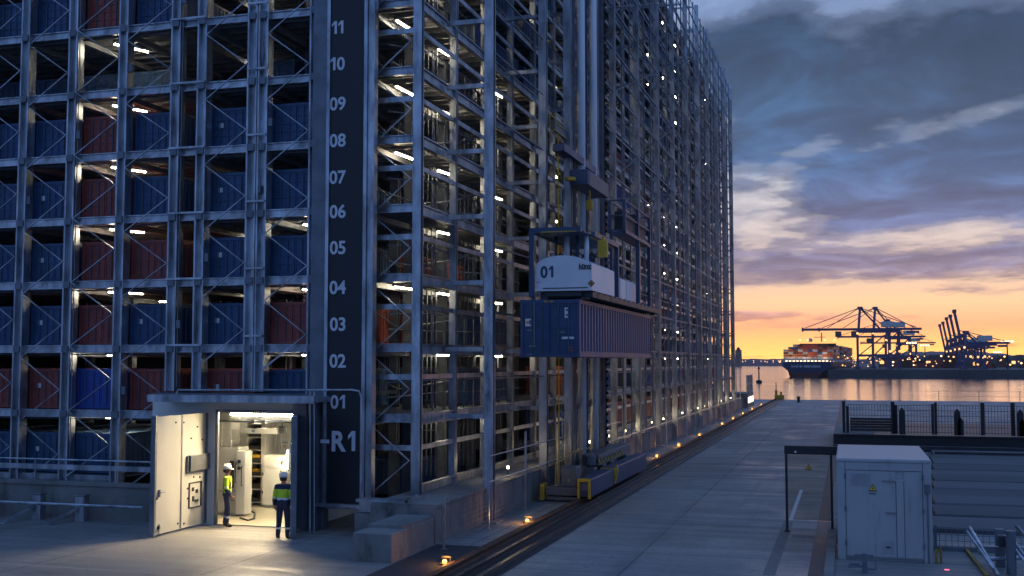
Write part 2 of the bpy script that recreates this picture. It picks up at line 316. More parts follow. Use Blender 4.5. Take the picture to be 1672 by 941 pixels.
# ------------------------------------------------------------------ builders
class MB:
    def __init__(s, origin=(0, 0, 0)): s.v = []; s.f = []; s.m = []; s.o = Vector(origin); s.smooth = False
    def add(s, vs, fs, mi=0):
        k = len(s.v); s.v += [Vector(p) for p in vs]; s.f += [tuple(i + k for i in f) for f in fs]; s.m += [mi] * len(fs); return s
    def box(s, x0, x1, y0, y1, z0, z1, mi=0):
        if x0 > x1: x0, x1 = x1, x0
        if y0 > y1: y0, y1 = y1, y0
        if z0 > z1: z0, z1 = z1, z0
        return s.add([(x0, y0, z0), (x1, y0, z0), (x1, y1, z0), (x0, y1, z0), (x0, y0, z1), (x1, y0, z1), (x1, y1, z1), (x0, y1, z1)],
                     [(0, 3, 2, 1), (4, 5, 6, 7), (0, 1, 5, 4), (1, 2, 6, 5), (2, 3, 7, 6), (3, 0, 4, 7)], mi)
    def cbox(s, x0, x1, y0, y1, z0, z1, c=0.03, mi=0):        # box with chamfered vertical and top edges
        if x0 > x1: x0, x1 = x1, x0
        if y0 > y1: y0, y1 = y1, y0
        def ring(z, d): return [(x0 + c, y0 + d, z), (x1 - c, y0 + d, z), (x1 - d, y0 + c, z), (x1 - d, y1 - c, z), (x1 - c, y1 - d, z), (x0 + c, y1 - d, z), (x0 + d, y1 - c, z), (x0 + d, y0 + c, z)]
        vs = ring(z0, 0) + ring(z1 - c, 0) + ring(z1, c * .8); fs = [tuple(range(7, -1, -1)), tuple(range(16, 24))]
        for r in (0, 8):
            for i in range(8): fs.append((r + i, r + (i + 1) % 8, r + 8 + (i + 1) % 8, r + 8 + i))
        return s.add(vs, fs, mi)
    def bar(s, p, q, w, h=None, up=(0, 0, 1), mi=0):
        h = h or w; p = Vector(p); q = Vector(q); d = (q - p).normalized(); u = Vector(up)
        if abs(d.dot(u)) > .98: u = Vector((0, 1, 0))
        a = d.cross(u).normalized() * w / 2; c = a.cross(d).normalized() * h / 2
        return s.add([p - a - c, p + a - c, p + a + c, p - a + c, q - a - c, q + a - c, q + a + c, q - a + c],
                     [(0, 3, 2, 1), (4, 5, 6, 7), (0, 1, 5, 4), (1, 2, 6, 5), (2, 3, 7, 6), (3, 0, 4, 7)], mi)
    def tube(s, pts, r, n=6, mi=0, closed=False, cap=True):
        pts = [Vector(p) for p in pts]; vs = []; fs = []; N = len(pts); pu = None
        rr = r if isinstance(r, (list, tuple)) else [r] * N
        for i, p in enumerate(pts):
            a = (pts[i] - pts[i - 1]).normalized() if i > 0 else None; b = (pts[i + 1] - pts[i]).normalized() if i < N - 1 else None
            t = (a + b).normalized() if a is not None and b is not None and (a + b).length > 1e-4 else (a if a is not None else b)
            if pu is None: pu = Vector((0, 0, 1)) if abs(t.z) < .9 else Vector((1, 0, 0))
            u = (pu - t * pu.dot(t))
            u = u.normalized() if u.length > 1e-5 else t.orthogonal().normalized()
            pu = u; w = t.cross(u)
            for k in range(n):
                g = 2 * math.pi * (k + .5) / n; vs.append(p + (u * math.cos(g) + w * math.sin(g)) * rr[i])
        for i in range(N - 1):
            for k in range(n): fs.append((i * n + k, i * n + (k + 1) % n, (i + 1) * n + (k + 1) % n, (i + 1) * n + k))
        if cap: fs.append(tuple(range(n - 1, -1, -1))); fs.append(tuple((N - 1) * n + k for k in range(n)))
        return s.add(vs, fs, mi)
    def prism(s, poly, a, b, axis='z', mi=0):                # poly in the two other axes
        def P(u, v, t): return {'z': (u, v, t), 'y': (u, t, v), 'x': (t, u, v)}[axis]
        n = len(poly); vs = [P(u, v, a) for u, v in poly] + [P(u, v, b) for u, v in poly]
        fs = [tuple(range(n - 1, -1, -1)), tuple(range(n, 2 * n))] + [(i, (i + 1) % n, n + (i + 1) % n, n + i) for i in range(n)]
        return s.add(vs, fs, mi)
    def hcol(s, x, y, z0, z1, w, d, t=.05, turn=False, mi=0):  # rolled H section; flanges left and right, or front and back if turned
        p = [(-w/2, -d/2), (-w/2+t, -d/2), (-w/2+t, -t/2), (w/2-t, -t/2), (w/2-t, -d/2), (w/2, -d/2), (w/2, d/2), (w/2-t, d/2), (w/2-t, t/2), (-w/2+t, t/2), (-w/2+t, d/2), (-w/2, d/2)]
        if turn: p = [(-b, a) for a, b in p]
        return s.prism([(x + a, y + b) for a, b in p], z0, z1, 'z', mi)
    def ibeam(s, axis, c1, z, a, b, w, h, t=.04, mi=0):       # I section running along x or y, centred at c1, top at z
        p = [(-w/2, 0), (w/2, 0), (w/2, -t), (t/2, -t), (t/2, -h+t), (w/2, -h+t), (w/2, -h), (-w/2, -h), (-w/2, -h+t), (-t/2, -h+t), (-t/2, -t), (-w/2, -t)]
        return s.prism([(c1 + u, z + v) for u, v in p], a, b, axis, mi)
    def lathe(s, prof, c, n=12, mi=0):
        vs = []; fs = []; c = Vector(c)
        for r, z in prof:
            for k in range(n): g = 2 * math.pi * k / n; vs.append(c + Vector((r * math.cos(g), r * math.sin(g), z)))
        for i in range(len(prof) - 1):
            for k in range(n): fs.append((i * n + k, i * n + (k + 1) % n, (i + 1) * n + (k + 1) % n, (i + 1) * n + k))
        fs.append(tuple(range(n - 1, -1, -1))); fs.append(tuple((len(prof) - 1) * n + k for k in range(n)))
        return s.add(vs, fs, mi)
    def build(s, name, mats, parent=None, smooth=False):
        me = bpy.data.meshes.new(name); me.from_pydata([v - s.o for v in s.v], [], s.f)
        mats = mats if isinstance(mats, (list, tuple)) else [mats]
        for k in mats: me.materials.append(M[k])
        me.polygons.foreach_set('material_index', s.m)
        if smooth: me.polygons.foreach_set('use_smooth', [True] * len(me.polygons))
        me.update()
        o = bpy.data.objects.new(name, me); COL.objects.link(o)
        if parent: o.parent = parent
        else: o.location = s.o
        return o
def tag(o, label=None, cat=None, group=None, kind=None):
    if label: o['label'] = label
    if cat: o['category'] = cat
    if group: o['group'] = group
    if kind: o['kind'] = kind
    return o
def thing(name, label, cat, loc=(0, 0, 0), group=None, rz=0):
    o = bpy.data.objects.new(name, None); COL.objects.link(o); o.location = loc; o.rotation_euler[2] = rz; o.empty_display_size = .2
    return tag(o, label, cat, group)
def copy_tree(o, loc, label=None, rz=None, group=None):
    c = o.copy(); COL.objects.link(c); c.location = loc
    if rz is not None: c.rotation_euler[2] = rz
    if label: c['label'] = label
    if group: c['group'] = group
    for a in list(KIDS.get(o.name) or o.children):
        b = a.copy(); COL.objects.link(b); b.parent = c
        for g in list(a.children):
            d = g.copy(); COL.objects.link(d); d.parent = b
    return c
KIDS = {}
def text_mesh(name, txt, size, mname, parent, loc, rot, bold=0.0, align='CENTER', extrude=0.004, squash=1.0):
    """lettering as one mesh; the figure 1 is drawn with a flag, the rest comes from the built-in font"""
    def run(t_):
        cu = bpy.data.curves.new(name, 'FONT'); cu.body = t_; cu.size = size; cu.offset = bold; cu.extrude = extrude
        cu.align_x = 'LEFT'; cu.align_y = 'BOTTOM_BASELINE'; cu.resolution_u = 4
        t = bpy.data.objects.new('tmp', cu); COL.objects.link(t); bpy.context.view_layer.update()
        me = bpy.data.meshes.new_from_object(t.evaluated_get(bpy.context.evaluated_depsgraph_get()))
        bpy.data.objects.remove(t); bpy.data.curves.remove(cu)
        vs = [v.co.copy() for v in me.vertices]; fs = [tuple(p.vertices) for p in me.polygons]; bpy.data.meshes.remove(me); return vs, fs
    import re as _re
    V = []; F = []; x = 0.0; st = size * .115 + bold * 1.2; H = size * .72
    for part in _re.findall('1|[^1]+', txt):
        if part == '1':
            e = extrude; w = size * .36; p = [(w - st, 0), (w, 0), (w, H), (w - st, H), (w - size * .31, H - size * .17), (w - size * .31, H - size * .17 - st * .95), (w - st, H - st * 1.15)]
            n = len(p); vs = [Vector((a, b, e)) for a, b in p] + [Vector((a, b, -e)) for a, b in p]
            fs = [(3, 4, 5, 6), (0, 1, 2, 3, 6)] + [(i, n + i, n + (i + 1) % n, (i + 1) % n) for i in range(n)]
        else: vs, fs = run(part)
        x0 = min(v.x for v in vs); k = len(V)
        V += [Vector((v.x - x0 + x, v.y, v.z)) for v in vs]; F += [tuple(i + k for i in f) for f in fs]
        x = max(v.x for v in V) + size * .085
    cx = (min(v.x for v in V) + max(v.x for v in V)) / 2
    me = bpy.data.meshes.new(name); me.from_pydata([((v.x - cx) * squash, v.y - H / 2, v.z) for v in V], [], F); me.materials.append(M[mname]); me.update()
    o = bpy.data.objects.new(name, me); COL.objects.link(o); o.parent = parent
    o.location = loc; o.rotation_euler = rot
    return o
ORD = ['first', 'second', 'third', 'fourth', 'fifth', 'sixth', 'seventh', 'eighth', 'ninth', 'tenth', 'eleventh', 'twelfth', 'thirteenth', 'fourteenth', 'fifteenth', 'sixteenth', 'seventeenth', 'eighteenth', 'nineteenth', 'twentieth']
FACE = (math.pi / 2, 0, 0)                # text that stands upright and faces -Y

# ------------------------------------------------------------------ the ground, the harbour
g = MB(); g.box(-90, 140, -40, 149.6, -4, 0); o = g.build('ground', 'ground'); tag(o, 'grey concrete yard slab running to the quay edge', kind='structure')
g = MB(); g.add([(-1600, 149, -3), (1800, 149, -3), (1800, 3200, -3), (-1600, 3200, -3)], [(0, 1, 2, 3)]); o = g.build('water', 'water'); tag(o, 'calm harbour water reflecting the sunset', kind='structure')
g = MB(); g.box(-10.66, -9.36, 14, 28.9, 0.0, 0.006); o = g.build('asphalt_strip', 'asphalt'); tag(o, 'dark asphalt strip between plinth and crane rail', kind='structure')
for (x0, x1, y0, y1) in ((-1.86, -1.74, 36.4, 45.0), (-1.74, -0.5, 36.4, 36.48)):
    g = MB(); g.box(x0, x1, y0, y1, 0, .004); o = g.build('yard_marking', 'sign_white'); tag(o, 'thin white line painted on the yard concrete', kind='structure')
mat('trench_patch', (.15, .15, .15), .7, 0, .3, 3)
g = MB(); g.box(-1.98, -1.7, 27, 36, 0, .004); g.box(-1.6, -.75, 32.9, 33.3, 0, .004); o = g.build('patched_trench', 'trench_patch'); tag(o, 'dark patched trench line in the yard concrete', kind='structure')
g = MB(); g.box(-.62, -.40, 18, 149, 0, .13); o = g.build('kerb', 'wall_concrete'); tag(o, 'low concrete kerb along the right side of the yard', kind='structure')
g = MB(); g.box(-.98, -.62, 18, 149, 0, .008); o = g.build('drain_channel', 'steel_dark'); tag(o, 'dark drain channel beside the kerb', kind='structure')

# ------------------------------------------------------------------ the storage rack building
Y0, XF = 31.0, -12.07
LZ = lambda k: 1.3 + 2.06 * k
NL = 14; ZT = LZ(NL) + .1; YE = 121.4
XO = -10.58                                # row of outer columns along the yard
rack = thing('storage_rack', 'tall galvanised steel high-bay rack full of containers beside the crane rail', 'storage rack', (XF, Y0, 0))
def RB(): return MB((XF, Y0, 0))
LC = [-33.4, -31.5, -29.65, -27.75, -25.93, -24.07, -22.16, -20.23, -19.28, -17.51, -17.14, -15.39, -13.64]   # end-face columns
for x in LC:
    z0 = 3.98 if -20.4 < x < -15.6 else 0.0
    m = RB(); m.hcol(x, Y0, z0, ZT, .34, .36, .055); m.build('column', 'galvanised', rack)
m = RB(); m.hcol(XF, Y0, 0.72, ZT, .25, .25, .045, True); m.build('column', 'galvanised', rack)
INY = [Y0 + 3.2 * j for j in range(1, 29)]
for j, y in enumerate(INY):
    m = RB(); m.hcol(XF - .02, y, 1.0, ZT, .2, .22, .04, True); m.build('column', 'galvanised', rack)
OUTY = [33.3 + 6.45 * i for i in range(13)]
for y in OUTY:
    m = RB(); m.hcol(XO, y, 0, ZT + 1.6, .28, .28, .05, True); m.box(XO - .34, XO + .34, y - .36, y + .36, 0, .05); m.build('column', 'galvanised', rack)
# level girders of the two faces
for k in range(NL + 1):
    z = LZ(k)
    xr = LC[6] + .2 if k == 0 else XF - .17
    m = RB(); m.ibeam('x', Y0 + .02, z, -33.3, xr, .16, .25, .03); m.build('girder', 'galvanised', rack)
    m = RB(); m.ibeam('y', XF - .02, z, Y0 + .19, YE, .17, .32, .035); m.build('girder', 'galvanised', rack)
    m = RB(); m.bar((XF - .01, Y0 + .19, z + 1.08), (XF - .01, YE, z + 1.08), .06, .14); m.build('mid_rail', 'galvanised', rack)
    m = RB(); m.bar((-13.5, Y0, z + 1.08), (XF - .16, Y0, z + 1.08), .07, .16); m.build('mid_rail', 'galvanised', rack)
    if k:
        m = RB(); m.bar((XO + .02, OUTY[0], z + 1.0), (XO + .02, OUTY[-1], z + 1.0), .04, .04); m.build('handrail', 'steel_dull', rack)
        m = RB(); m.bar((XO + .02, OUTY[2], z + .02), (XO + .02, OUTY[-1], z + .02), .06, .09); m.build('outer_rail', 'steel_dull', rack)
# stubs tying the outer columns to the girders
m = RB()
for y in OUTY:
    for k in range(1, NL + 1): m.bar((XO - .2, y, LZ(k) - .15), (XF + .06, y, LZ(k) - .15), .12, .14)
for y in OUTY: m.bar((XO - .3, y, ZT + 1.5), (XF - .4, y, ZT + 1.5), .1, .12)
tag(m.build('tie_beam', 'galvanised', rack), kind='stuff')
# zigzag bracing, one strip per bay
def zig(xa, xb, y, z0, half, first_left=True, top=ZT, r=.030):
    pts = []; z = z0; left = first_left
    while z < top: pts.append((xa if left else xb, y, z)); left = not left; z += half
    m = RB(); m.tube(pts, r, 4); m.build('bracing', 'galvanised', rack)
for i, (xa, xb) in enumerate(zip(LC, LC[1:])):
    if xb - xa < 1.2 and i not in (11,): continue
    if i in (7, 10) and False: continue
    if i == 8: z0 = LZ(2) - .6
    elif i == 10: z0 = LZ(2) - .75
    elif i == 11: continue
    else: z0 = [LZ(0) - .4, LZ(0) - .05, LZ(0) - .55, LZ(0) - .2][i % 4]
    zig(xa + .17, xb - .17, Y0 - .19, z0 if i < 7 else z0, 1.03, i != 2)
zig(-13.46, XF - .16, Y0 - .19, LZ(0) - .3, 1.03, True)
# short struts bridging the narrow gaps between neighbouring racks
for k in range(1, 9):
    for (xa, xb, dz) in ((-20.4, -19.1, -.02), (-17.65, -17.0, .25)):
        m = RB(); m.bar((xa, Y0 - .22, LZ(k) + dz), (xb, Y0 - .22, LZ(k) + dz), .05, .06); m.build('strut', 'galvanised', rack)
# slim lattice posts between the outer columns, further along
m = RB(); y = OUTY[2] + 2.15
while y < OUTY[-1]:
    if min(abs(y - q) for q in OUTY) > .5: m.bar((XO + .03, y, 1.0), (XO + .03, y, ZT + 1.2), .07)
    y += 2.15
tag(m.build('lattice_post', 'steel_dull', rack), kind='stuff')
m = RB()
for i, (ya_, yb_) in enumerate(zip(OUTY[2:], OUTY[3:])):
    for k in range(1 + i % 2, NL, 2): m.bar((XO + .07, ya_, LZ(k)), (XO + .07, yb_, LZ(k + 1)), .035)
tag(m.build('lattice_brace', 'steel_dull', rack), kind='stuff')
# gusset plates, junction boxes and conduits on the end face
m = RB()
for i, x in enumerate(LC):
    for k in range(1, 10):
        z = LZ(k)
        
        if k == 1 and -20.4 < x < -15: continue
        m.box(x - .12, x + .12, Y0 - .222, Y0 - .205, z - .24, z - .02)
        if (i * 7 + k * 3) % 5 == 0: m.box(x + .19, x + .33, Y0 - .16, Y0 - .06, z + .5, z + .75)
tag(m.build('gusset_plate', 'steel_dull', rack), kind='stuff')
m = RB()
for i, x in enumerate(LC):
    if i % 2: m.tube([(x + .21, Y0 - .1, 1.3 if not -20.4 < x < -15 else 4.1), (x + .21, Y0 - .1, ZT)], .022, 5)
    else: m.tube([(x - .21, Y0 - .08, 1.3 if not -20.4 < x < -15 else 4.1), (x - .21, Y0 - .08, ZT)], .018, 5)
for k in range(1, 10): m.tube([(-33, Y0 + .14, LZ(k) - .3), (-14, Y0 + .14, LZ(k) - .3)], .025, 5)
tag(m.build('conduit', 'steel_dull', rack), kind='stuff')
# floors: purlins at each level, and a solid plate added to darken the interior
for k in range(0, NL + 1):
    z = LZ(k)
    if k == 0: spans = [(-33.3, LC[6] + .2, Y0 + .12, 44, ), (-17.4, XF - .12, 45, YE)]
    else: spans = [(-33.3, XF - .12, Y0 + .12, YE)]
    m = RB()
    for (x0, x1, y0, y1) in spans: m.box(x0, x1, y0, y1, z - .05, z - .02)
    m.build('shade_deck', 'deck_steel', rack)
    if k:
        m = RB()
        y = Y0 + .5
        while y < 44: m.box(-33, XF - .14, y, y + .09, z - .19, z - .055); y += .62
        for x in LC: m.box(x - .06, x + .06, Y0 + .15, 44, z - .36, z - .195)
        y = 44.3
        while y < 84: m.box(-17.3, XF - .14, y, y + .09, z - .19, z - .055); y += .9
        m.box(-14.9, -14.78, 44, YE, z - .36, z - .195)
        tag(m.build('floor_purlins', 'purlin_steel', rack), kind='stuff')  # purlins and cross beams of one floor
# columns standing further inside
for x in (-13.7, -14.85, -17.3):
    for y in ([34.4, 37.6, 40.8] if x != -14.85 else [36, 40.8]) + [44.2 + 6.4 * j for j in range(12)]:
        m = RB(); m.hcol(x, y, 0.05, ZT, .26, .3, .045, True); m.build('inner_column', 'steel_dull', rack)
for x in LC[3:11]:
    m = RB(); m.hcol(x, 37.0, 0.0 if not -20.4 < x < -15 else 3.4, LZ(9), .26, .28, .045); m.build('inner_column', 'steel_dull', rack)
# dark walls and a roof sheet added to keep sky light out
m = RB(); m.box(-33.6, -33.5, Y0 + .2, YE, 0, ZT); m.build('dark_screen', 'dark_screen', rack)
m = RB(); m.box(-33.5, -17.8, 44.6, 44.7, 0, ZT); m.build('dark_screen', 'dark_screen', rack)
m = RB(); m.box(-17.8, -17.7, 44.6, YE, 0, ZT); m.build('dark_screen', 'dark_screen', rack)
m = RB(); m.box(-33.6, XF + .05, Y0 + .1, YE, ZT, ZT + .12); m.build('roof', 'steel_dark', rack)
# cable ladders, pipes and stair rails inside the corner
m = RB()
for k in range(1, 10):
    z = LZ(k)
    m.tube([(-13.3, 31.6, z + .9), (-12.4, 33, z + .95), (-12.4, 43, z + .95)], .025, 5)
    m.tube([(-13.3, 31.7, z + .45), (-13.3, 36.5, z + .5), (-12.4, 37.5, z + .5), (-12.4, 43, z + .5)], .025, 5)
    for j in range(10): m.bar((-12.4, 33.2 + j, z), (-12.4, 33.2 + j, z + .95), .035)
    m.tube([(-14.6, 33, z + 1.2), (-14.5, 35.5, z + .6), (-13.0, 36.8, z + .9), (-12.6, 39, z + 1.5)], .03, 5)
tag(m.build('stair_rail', 'steel_dull', rack), kind='stuff')
m = RB()
for y in (35.6, 39.4, 42.6):
    for dx in (0, .16, .32, .48): m.bar((-13.2 - dx, y, 1.1), (-13.2 - dx, y, LZ(9)), .045)
    for z in range(2, 36): m.bar((-13.2, y, z * .5 + .6), (-13.68, y, z * .5 + .6), .03)
tag(m.build('cable_ladder', 'steel_dull', rack), kind='stuff')
# walkway along the long face, on the retaining wall
m = MB((-10.7, 28, 0)); m.box(-12.6, -10.70, 28.9, 121, .0, .98); m.box(-12.6, -10.66, 28.95, 121, .98, 1.04)
y = 33.0
while y < 120: m.box(-10.70, -10.685, y, y + .03, .05, .9); y += 4.3
o = m.build('retaining_wall', 'wall_concrete'); tag(o, 'long low concrete retaining wall under the rack, beside the crane rail', 'wall')
m = MB((-11.3, 26, 0)); m.cbox(-11.75, -10.72, 25.9, 28.85, 0, .70, .02); m.box(-13.2, -11.78, 29.2, 30.9, 0, .70)
m.box(-11.74, -10.74, 26.8, 28.8, .70, .78); o = m.build('plinth', 'wall_concrete'); tag(o, 'weathered concrete plinth block at the rack corner', 'plinth')
m = MB((-12.2, 29.4, .7)); m.box(-13.1, -11.85, 29.3, 29.36, .72, 1.12); m.box(-11.9, -11.84, 29.36, 30.6, .72, 1.10); m.box(-13.1, -11.9, 29.36, 30.5, .72, .78); m.box(-13.12, -11.6, 29.1, 29.2, 1.02, 1.10); m.box(-11.66, -11.58, 29.1, 30.4, 1.02, 1.10); m.box(-11.66, -11.58, 29.1, 29.2, .79, 1.02)
o = m.build('steel_step', 'galvanised'); tag(o, 'galvanised steel step tray on the plinth below the rack corner', 'step')
# left: low wall, buffers and rail
m = MB((-24, 30.6, 0)); m.box(-36, -20.28, 30.45, 30.75, 0, 1.02); m.box(-36, -20.28, 30.40, 30.80, 1.02, 1.12)
o = m.build('low_wall', 'wall_concrete'); tag(o, 'stained low concrete wall under the end face of the rack', 'wall')
gr = thing('guard_rail', 'galvanised ground-level guard rail on three braced posts', 'guard rail', (-24, 29.6, 0))
gm = lambda: MB((-24, 29.6, 0))
m = gm(); m.tube([(-36, 29.72, .52), (-20.35, 29.72, .52)], .045, 8); m.build('rail', 'galvanised', gr)
for px in (32, 122, 205):
    p = G(px, 836); x, y = p.x, 30.0
    a = gm(); a.cbox(x - .16, x + .16, y - .14, y + .14, 0, .775, .02); a.box(x - .19, x + .19, y - .17, y + .17, .78, .80); pa = a.build('post', 'galvanised', gr)
    b = gm(); b.bar((x - .05, y - .12, .42), (x - .45, y - .95, .03), .14, .06); b.box(x - .62, x - .3, y - 1.12, y - .82, 0, .03); b.build('brace', 'galvanised', pa)
m = MB((-27, 30.7, 1.1))
m.tube([(-36, 30.70, 1.78), (-20.35, 30.70, 1.78)], .03, 6); m.bar((-36, 30.72, 1.55), (-20.35, 30.72, 1.55), .08, .16)
for x in (-34, -31, -28, -25, -22, -20.5): m.bar((x, 30.72, 1.12), (x, 30.72, 1.79), .045)
o = m.build('handrail', 'galvanised'); tag(o, 'thin galvanised two-bar handrail on the low concrete wall', 'handrail')

# ------------------------------------------------------------------ containers
def corrugation(x, sx, y0, y1, z0, z1, n, dep):
    """one continuous trapezoid-ribbed side sheet at x, ribs towards sx"""
    pr = []; p = (y1 - y0) / n
    for i in range(n):
        y = y0 + i * p
        pr += [(x, y + .02 * p), (x, y + .38 * p), (x - sx * dep, y + .5 * p), (x - sx * dep, y + .88 * p)]
    pr += [(x, y1)]
    vs = [(a, b, z0) for a, b in pr] + [(a, b, z1) for a, b in pr]; n2 = len(pr)
    fs = [(i, i + 1, n2 + i + 1, n2 + i) if sx > 0 else (i + 1, i, n2 + i, n2 + i + 1) for i in range(n2 - 1)]
    return vs, fs
def make_container(name, label, Wd, H, Lg, paint, group, sticker=True, detail=1.0, n=22):
    """origin at the middle of the door end's bottom edge, doors face -Y"""
    t = thing(name, label, 'container', (0, 0, 0), group)
    w = Wd / 2; fr = .07 * H
    m = MB()
    m.box(-w + .02, w - .02, .06, Lg - .03, .04 * H, .10 * H); m.box(-w + .025, w - .025, .08, Lg - .05, H * .955, H * .985)
    for sx in (-1, 1):
        m.add(*corrugation(sx * (w - .015), sx, .09, Lg - .09, .09 * H, .93 * H, n, .03 * H))
        m.box(sx * (w - .09), sx * w, .0, .09, 0, H); m.box(sx * (w - .09), sx * w, Lg - .09, Lg, 0, H)
        m.box(sx * (w - .07), sx * (w + .001), .09, Lg - .09, 0, fr); m.box(sx * (w - .05), sx * (w + .001), .09, Lg - .09, H - fr, H - .002)
    m.box(-w + .09, w - .09, .0, .08, 0, fr * .9); m.box(-w + .09, w - .09, 0, .08, H - fr, H)
    m.box(-w + .09, w - .09, Lg - .06, Lg - .01, 0, H - .01)
    for sx in (-1, 1):
        for yy in (0, Lg - .14):
            for z in (0, H - .09): m.box(sx * (w - .13), sx * (w + .012), yy - .012, yy + .152, z - .012, z + .1)
    m.build('body', paint, t)
    for sx in (-1, 1):
        d = MB(); a, b = (sx * .012, sx * (w - .10)); a, b = min(a, b), max(a, b); z0, z1 = fr, H - fr - .01
        d.box(a, b, .035, .07, z0, z1)
        e = .035
        d.box(a, a + e, .012, .035, z0, z1); d.box(b - e, b, .012, .035, z0, z1)
        hh = z1 - z0
        for fz in (0, .27, .50, .73, .955): d.box(a + e, b - e, .014, .035, z0 + hh * fz, z0 + hh * fz + .045 * hh)
        dr = d.build('door', paint, t)
        c = MB()
        for q in (.32, .70):
            x = a + (b - a) * q; c.tube([(x, -.004, z0 - .03), (x, -.004, z1 + .03)], .012 + .004 * H, 5)
            c.box(x - .03, x + .03, -.012, .02, z0 + hh * .28, z0 + hh * .28 + .03)
        c.build('lock_rod', 'grey_plastic' if detail > 1 else 'rod_steel', dr)
        if sx == -1 and sticker:
            s = MB(); s.box(a + .12 * Wd, a + .12 * Wd + .085 * Wd, .004, .012, z0 + hh * .52, z0 + hh * .66)
            s.build('sticker', 'sticker_white', t)
    return t
mat('rod_steel', (.10, .12, .15), .5, .3)
COLORS = {'b': ('paint_blue', 'blue'), 'w': ('paint_blue_worn', 'weathered blue'), 'u': ('paint_blue_bright', 'bright blue'), 'r': ('paint_red', 'dark red'), 'o': ('paint_orange', 'orange'), 'g': ('paint_grey', 'pale grey')}
CW, CH, CL = 1.72, 1.27, 5.5
protos = {}
def put_container(c, st, loc, label, group):
    key = c + str(int(st)); mt, cn = COLORS[c]
    if key not in protos:
        t = make_container('shipping_container', label, CW, CH, CL, mt, group, st); protos[key] = t; KIDS[t.name] = list(t.children); t.location = loc; return t
    return copy_tree(protos[key], loc, label, None, group)
GL = 'containers stored behind the end face of the rack'
# end face: bays between the columns (left to right), tiers from the ground upwards
bays = [(-28.7, 'bay outside the left edge'), (-26.84, 'bay at the left picture edge'), (-25.0, 'second bay from the left'), (-23.1, 'third bay, with the tube lights'), (-21.2, 'fourth bay, left of the gap'), (-18.4, 'bay right of the narrow gap'), (-16.26, 'bay beside the number board')]
tiers = {0: 'bbwbbb..', 1: 'rrrurrb', 2: 'bbbrbbr', 3: 'bbwrrbb', 4: 'bwbrbwb', 5: 'bbbrbbb', 6: 'bbwb.wb', 7: 'bwbrb..', 8: 'bbbb.bb'}
stk = {(1, 4), (2, 2), (2, 3), (2, 4), (2, 1), (4, 2), (5, 1), (5, 2), (5, 3), (5, 4), (5, 5), (2, 0)}
tn = {0: 'ground tier', 1: 'tier level with number 01', 2: 'tier level with number 03', 3: 'tier level with number 05', 4: 'tier level with number 07', 5: 'tier level with number 09', 6: 'tier level with number 11', 7: 'tier above number 11', 8: 'tier at the picture top'}
tn[1] = 'tier level with number 01'
for k, row in tiers.items():
    for b, ch in enumerate(row):
        if ch == '.' or (k == 0 and b > 3): continue
        x, bn = bays[b]; r = (b, k) in stk
        yy = Y0 + .36 + random.uniform(-.06, .06)
        if k == 6: yy = Y0 + 2.6
        put_container(ch, r, (x + random.uniform(-.03, .03), yy, LZ(k) + .02), f'{COLORS[ch][1]} container, {tn[k]}, {bn}', GL)
GD = 'containers standing deeper inside the rack corner'
deep = [(2, 'r'), (3, 'o'), (1, 'b'), (4, 'b'), (0, 'b'), (5, 'b'), (6, 'r'), (7, 'b')]
for k, c in deep:
    put_container(c, False, (-15.9, 38.2, (LZ(k) if k else .1) + .02), f'{COLORS[c][1]} container deep behind the corner bay, tier {k + 1} from the ground', GD)
for k, c in ((1, 'b'), (2, 'b')):
    put_container(c, False, (-13.9, 38.4, LZ(k) + .02), f'blue container close behind the corner lattice, tier {k + 1} from the ground', GD)
GF = 'containers stored along the long face of the rack'
for i in range(14):
    yb = Y0 + 6.4 * i + .45; Z = yb + 3
    kmax = min(NL - 1, int((HC + .335 * Z * 1.03 - 1.3) / 2.06) + 1)
    for k in range(0, kmax + 1):
        if i == 0: continue
        if i < 3 and k not in (7, 8, 9): 
            if random.random() < .35 and k < 7:
                c = random.choice('brbbo'); put_container(c, False, (-16.2, yb + 1.5, LZ(k) + .02), f'{COLORS[c][1]} container, long face back row, {ORD[i]} bay from the corner, tier {k + 1}', GF)
            continue
        if random.random() < (.22 if i > 2 else 0): continue
        c = random.choice('bbbwrroubr' if i > 2 else 'b')
        put_container(c, False, (-13.45, yb, LZ(k) + .02), f'{COLORS[c][1]} container, long face front row, {ORD[i]} bay from the corner, tier {k + 1}', GF)

# ------------------------------------------------------------------ tube lights under the rack floors
GT = 'tube lights under the rack floors'
tp = {}
def tube_light(loc, label, rz=0.0, big=True):
    key = big
    if key not in tp:
        t = thing('tube_light', label, 'light', (0, 0, 0), GT)
        L_ = .62 if big else .26
        a = MB(); a.box(-.06, .06, -L_ - .05, L_ + .05, 0, .06); a.build('housing', 'steel_dull', t)
        a = MB(); a.tube([(0, -L_, -.026), (0, L_, -.026)], .022, 8); a.build('tube', 'tube_glow', t)
        tp[key] = t; KIDS[t.name] = list(t.children); t.location = loc; t.rotation_euler[2] = rz; return t
    return copy_tree(tp[key], loc, label, rz)
for k in range(1, 9):
    tube_light((-22.9, Y0 + 1.3, LZ(k) - .30), f'lit tube light in the third braced end bay, {ORD[k - 1]} floor up', R(-24))
for k in (2, 3, 4, 8):
    tube_light((-16.2, Y0 + 1.9, LZ(k) - .30), f'lit tube light in the bay beside the number board, {ORD[k - 1]} floor up', R(-24))
for k in (3, 5, 6, 7):
    tube_light((-13.15, Y0 + 1.6, LZ(k) - .30), f'lit tube light in the corner bay, {ORD[k - 1]} floor up', R(-4))
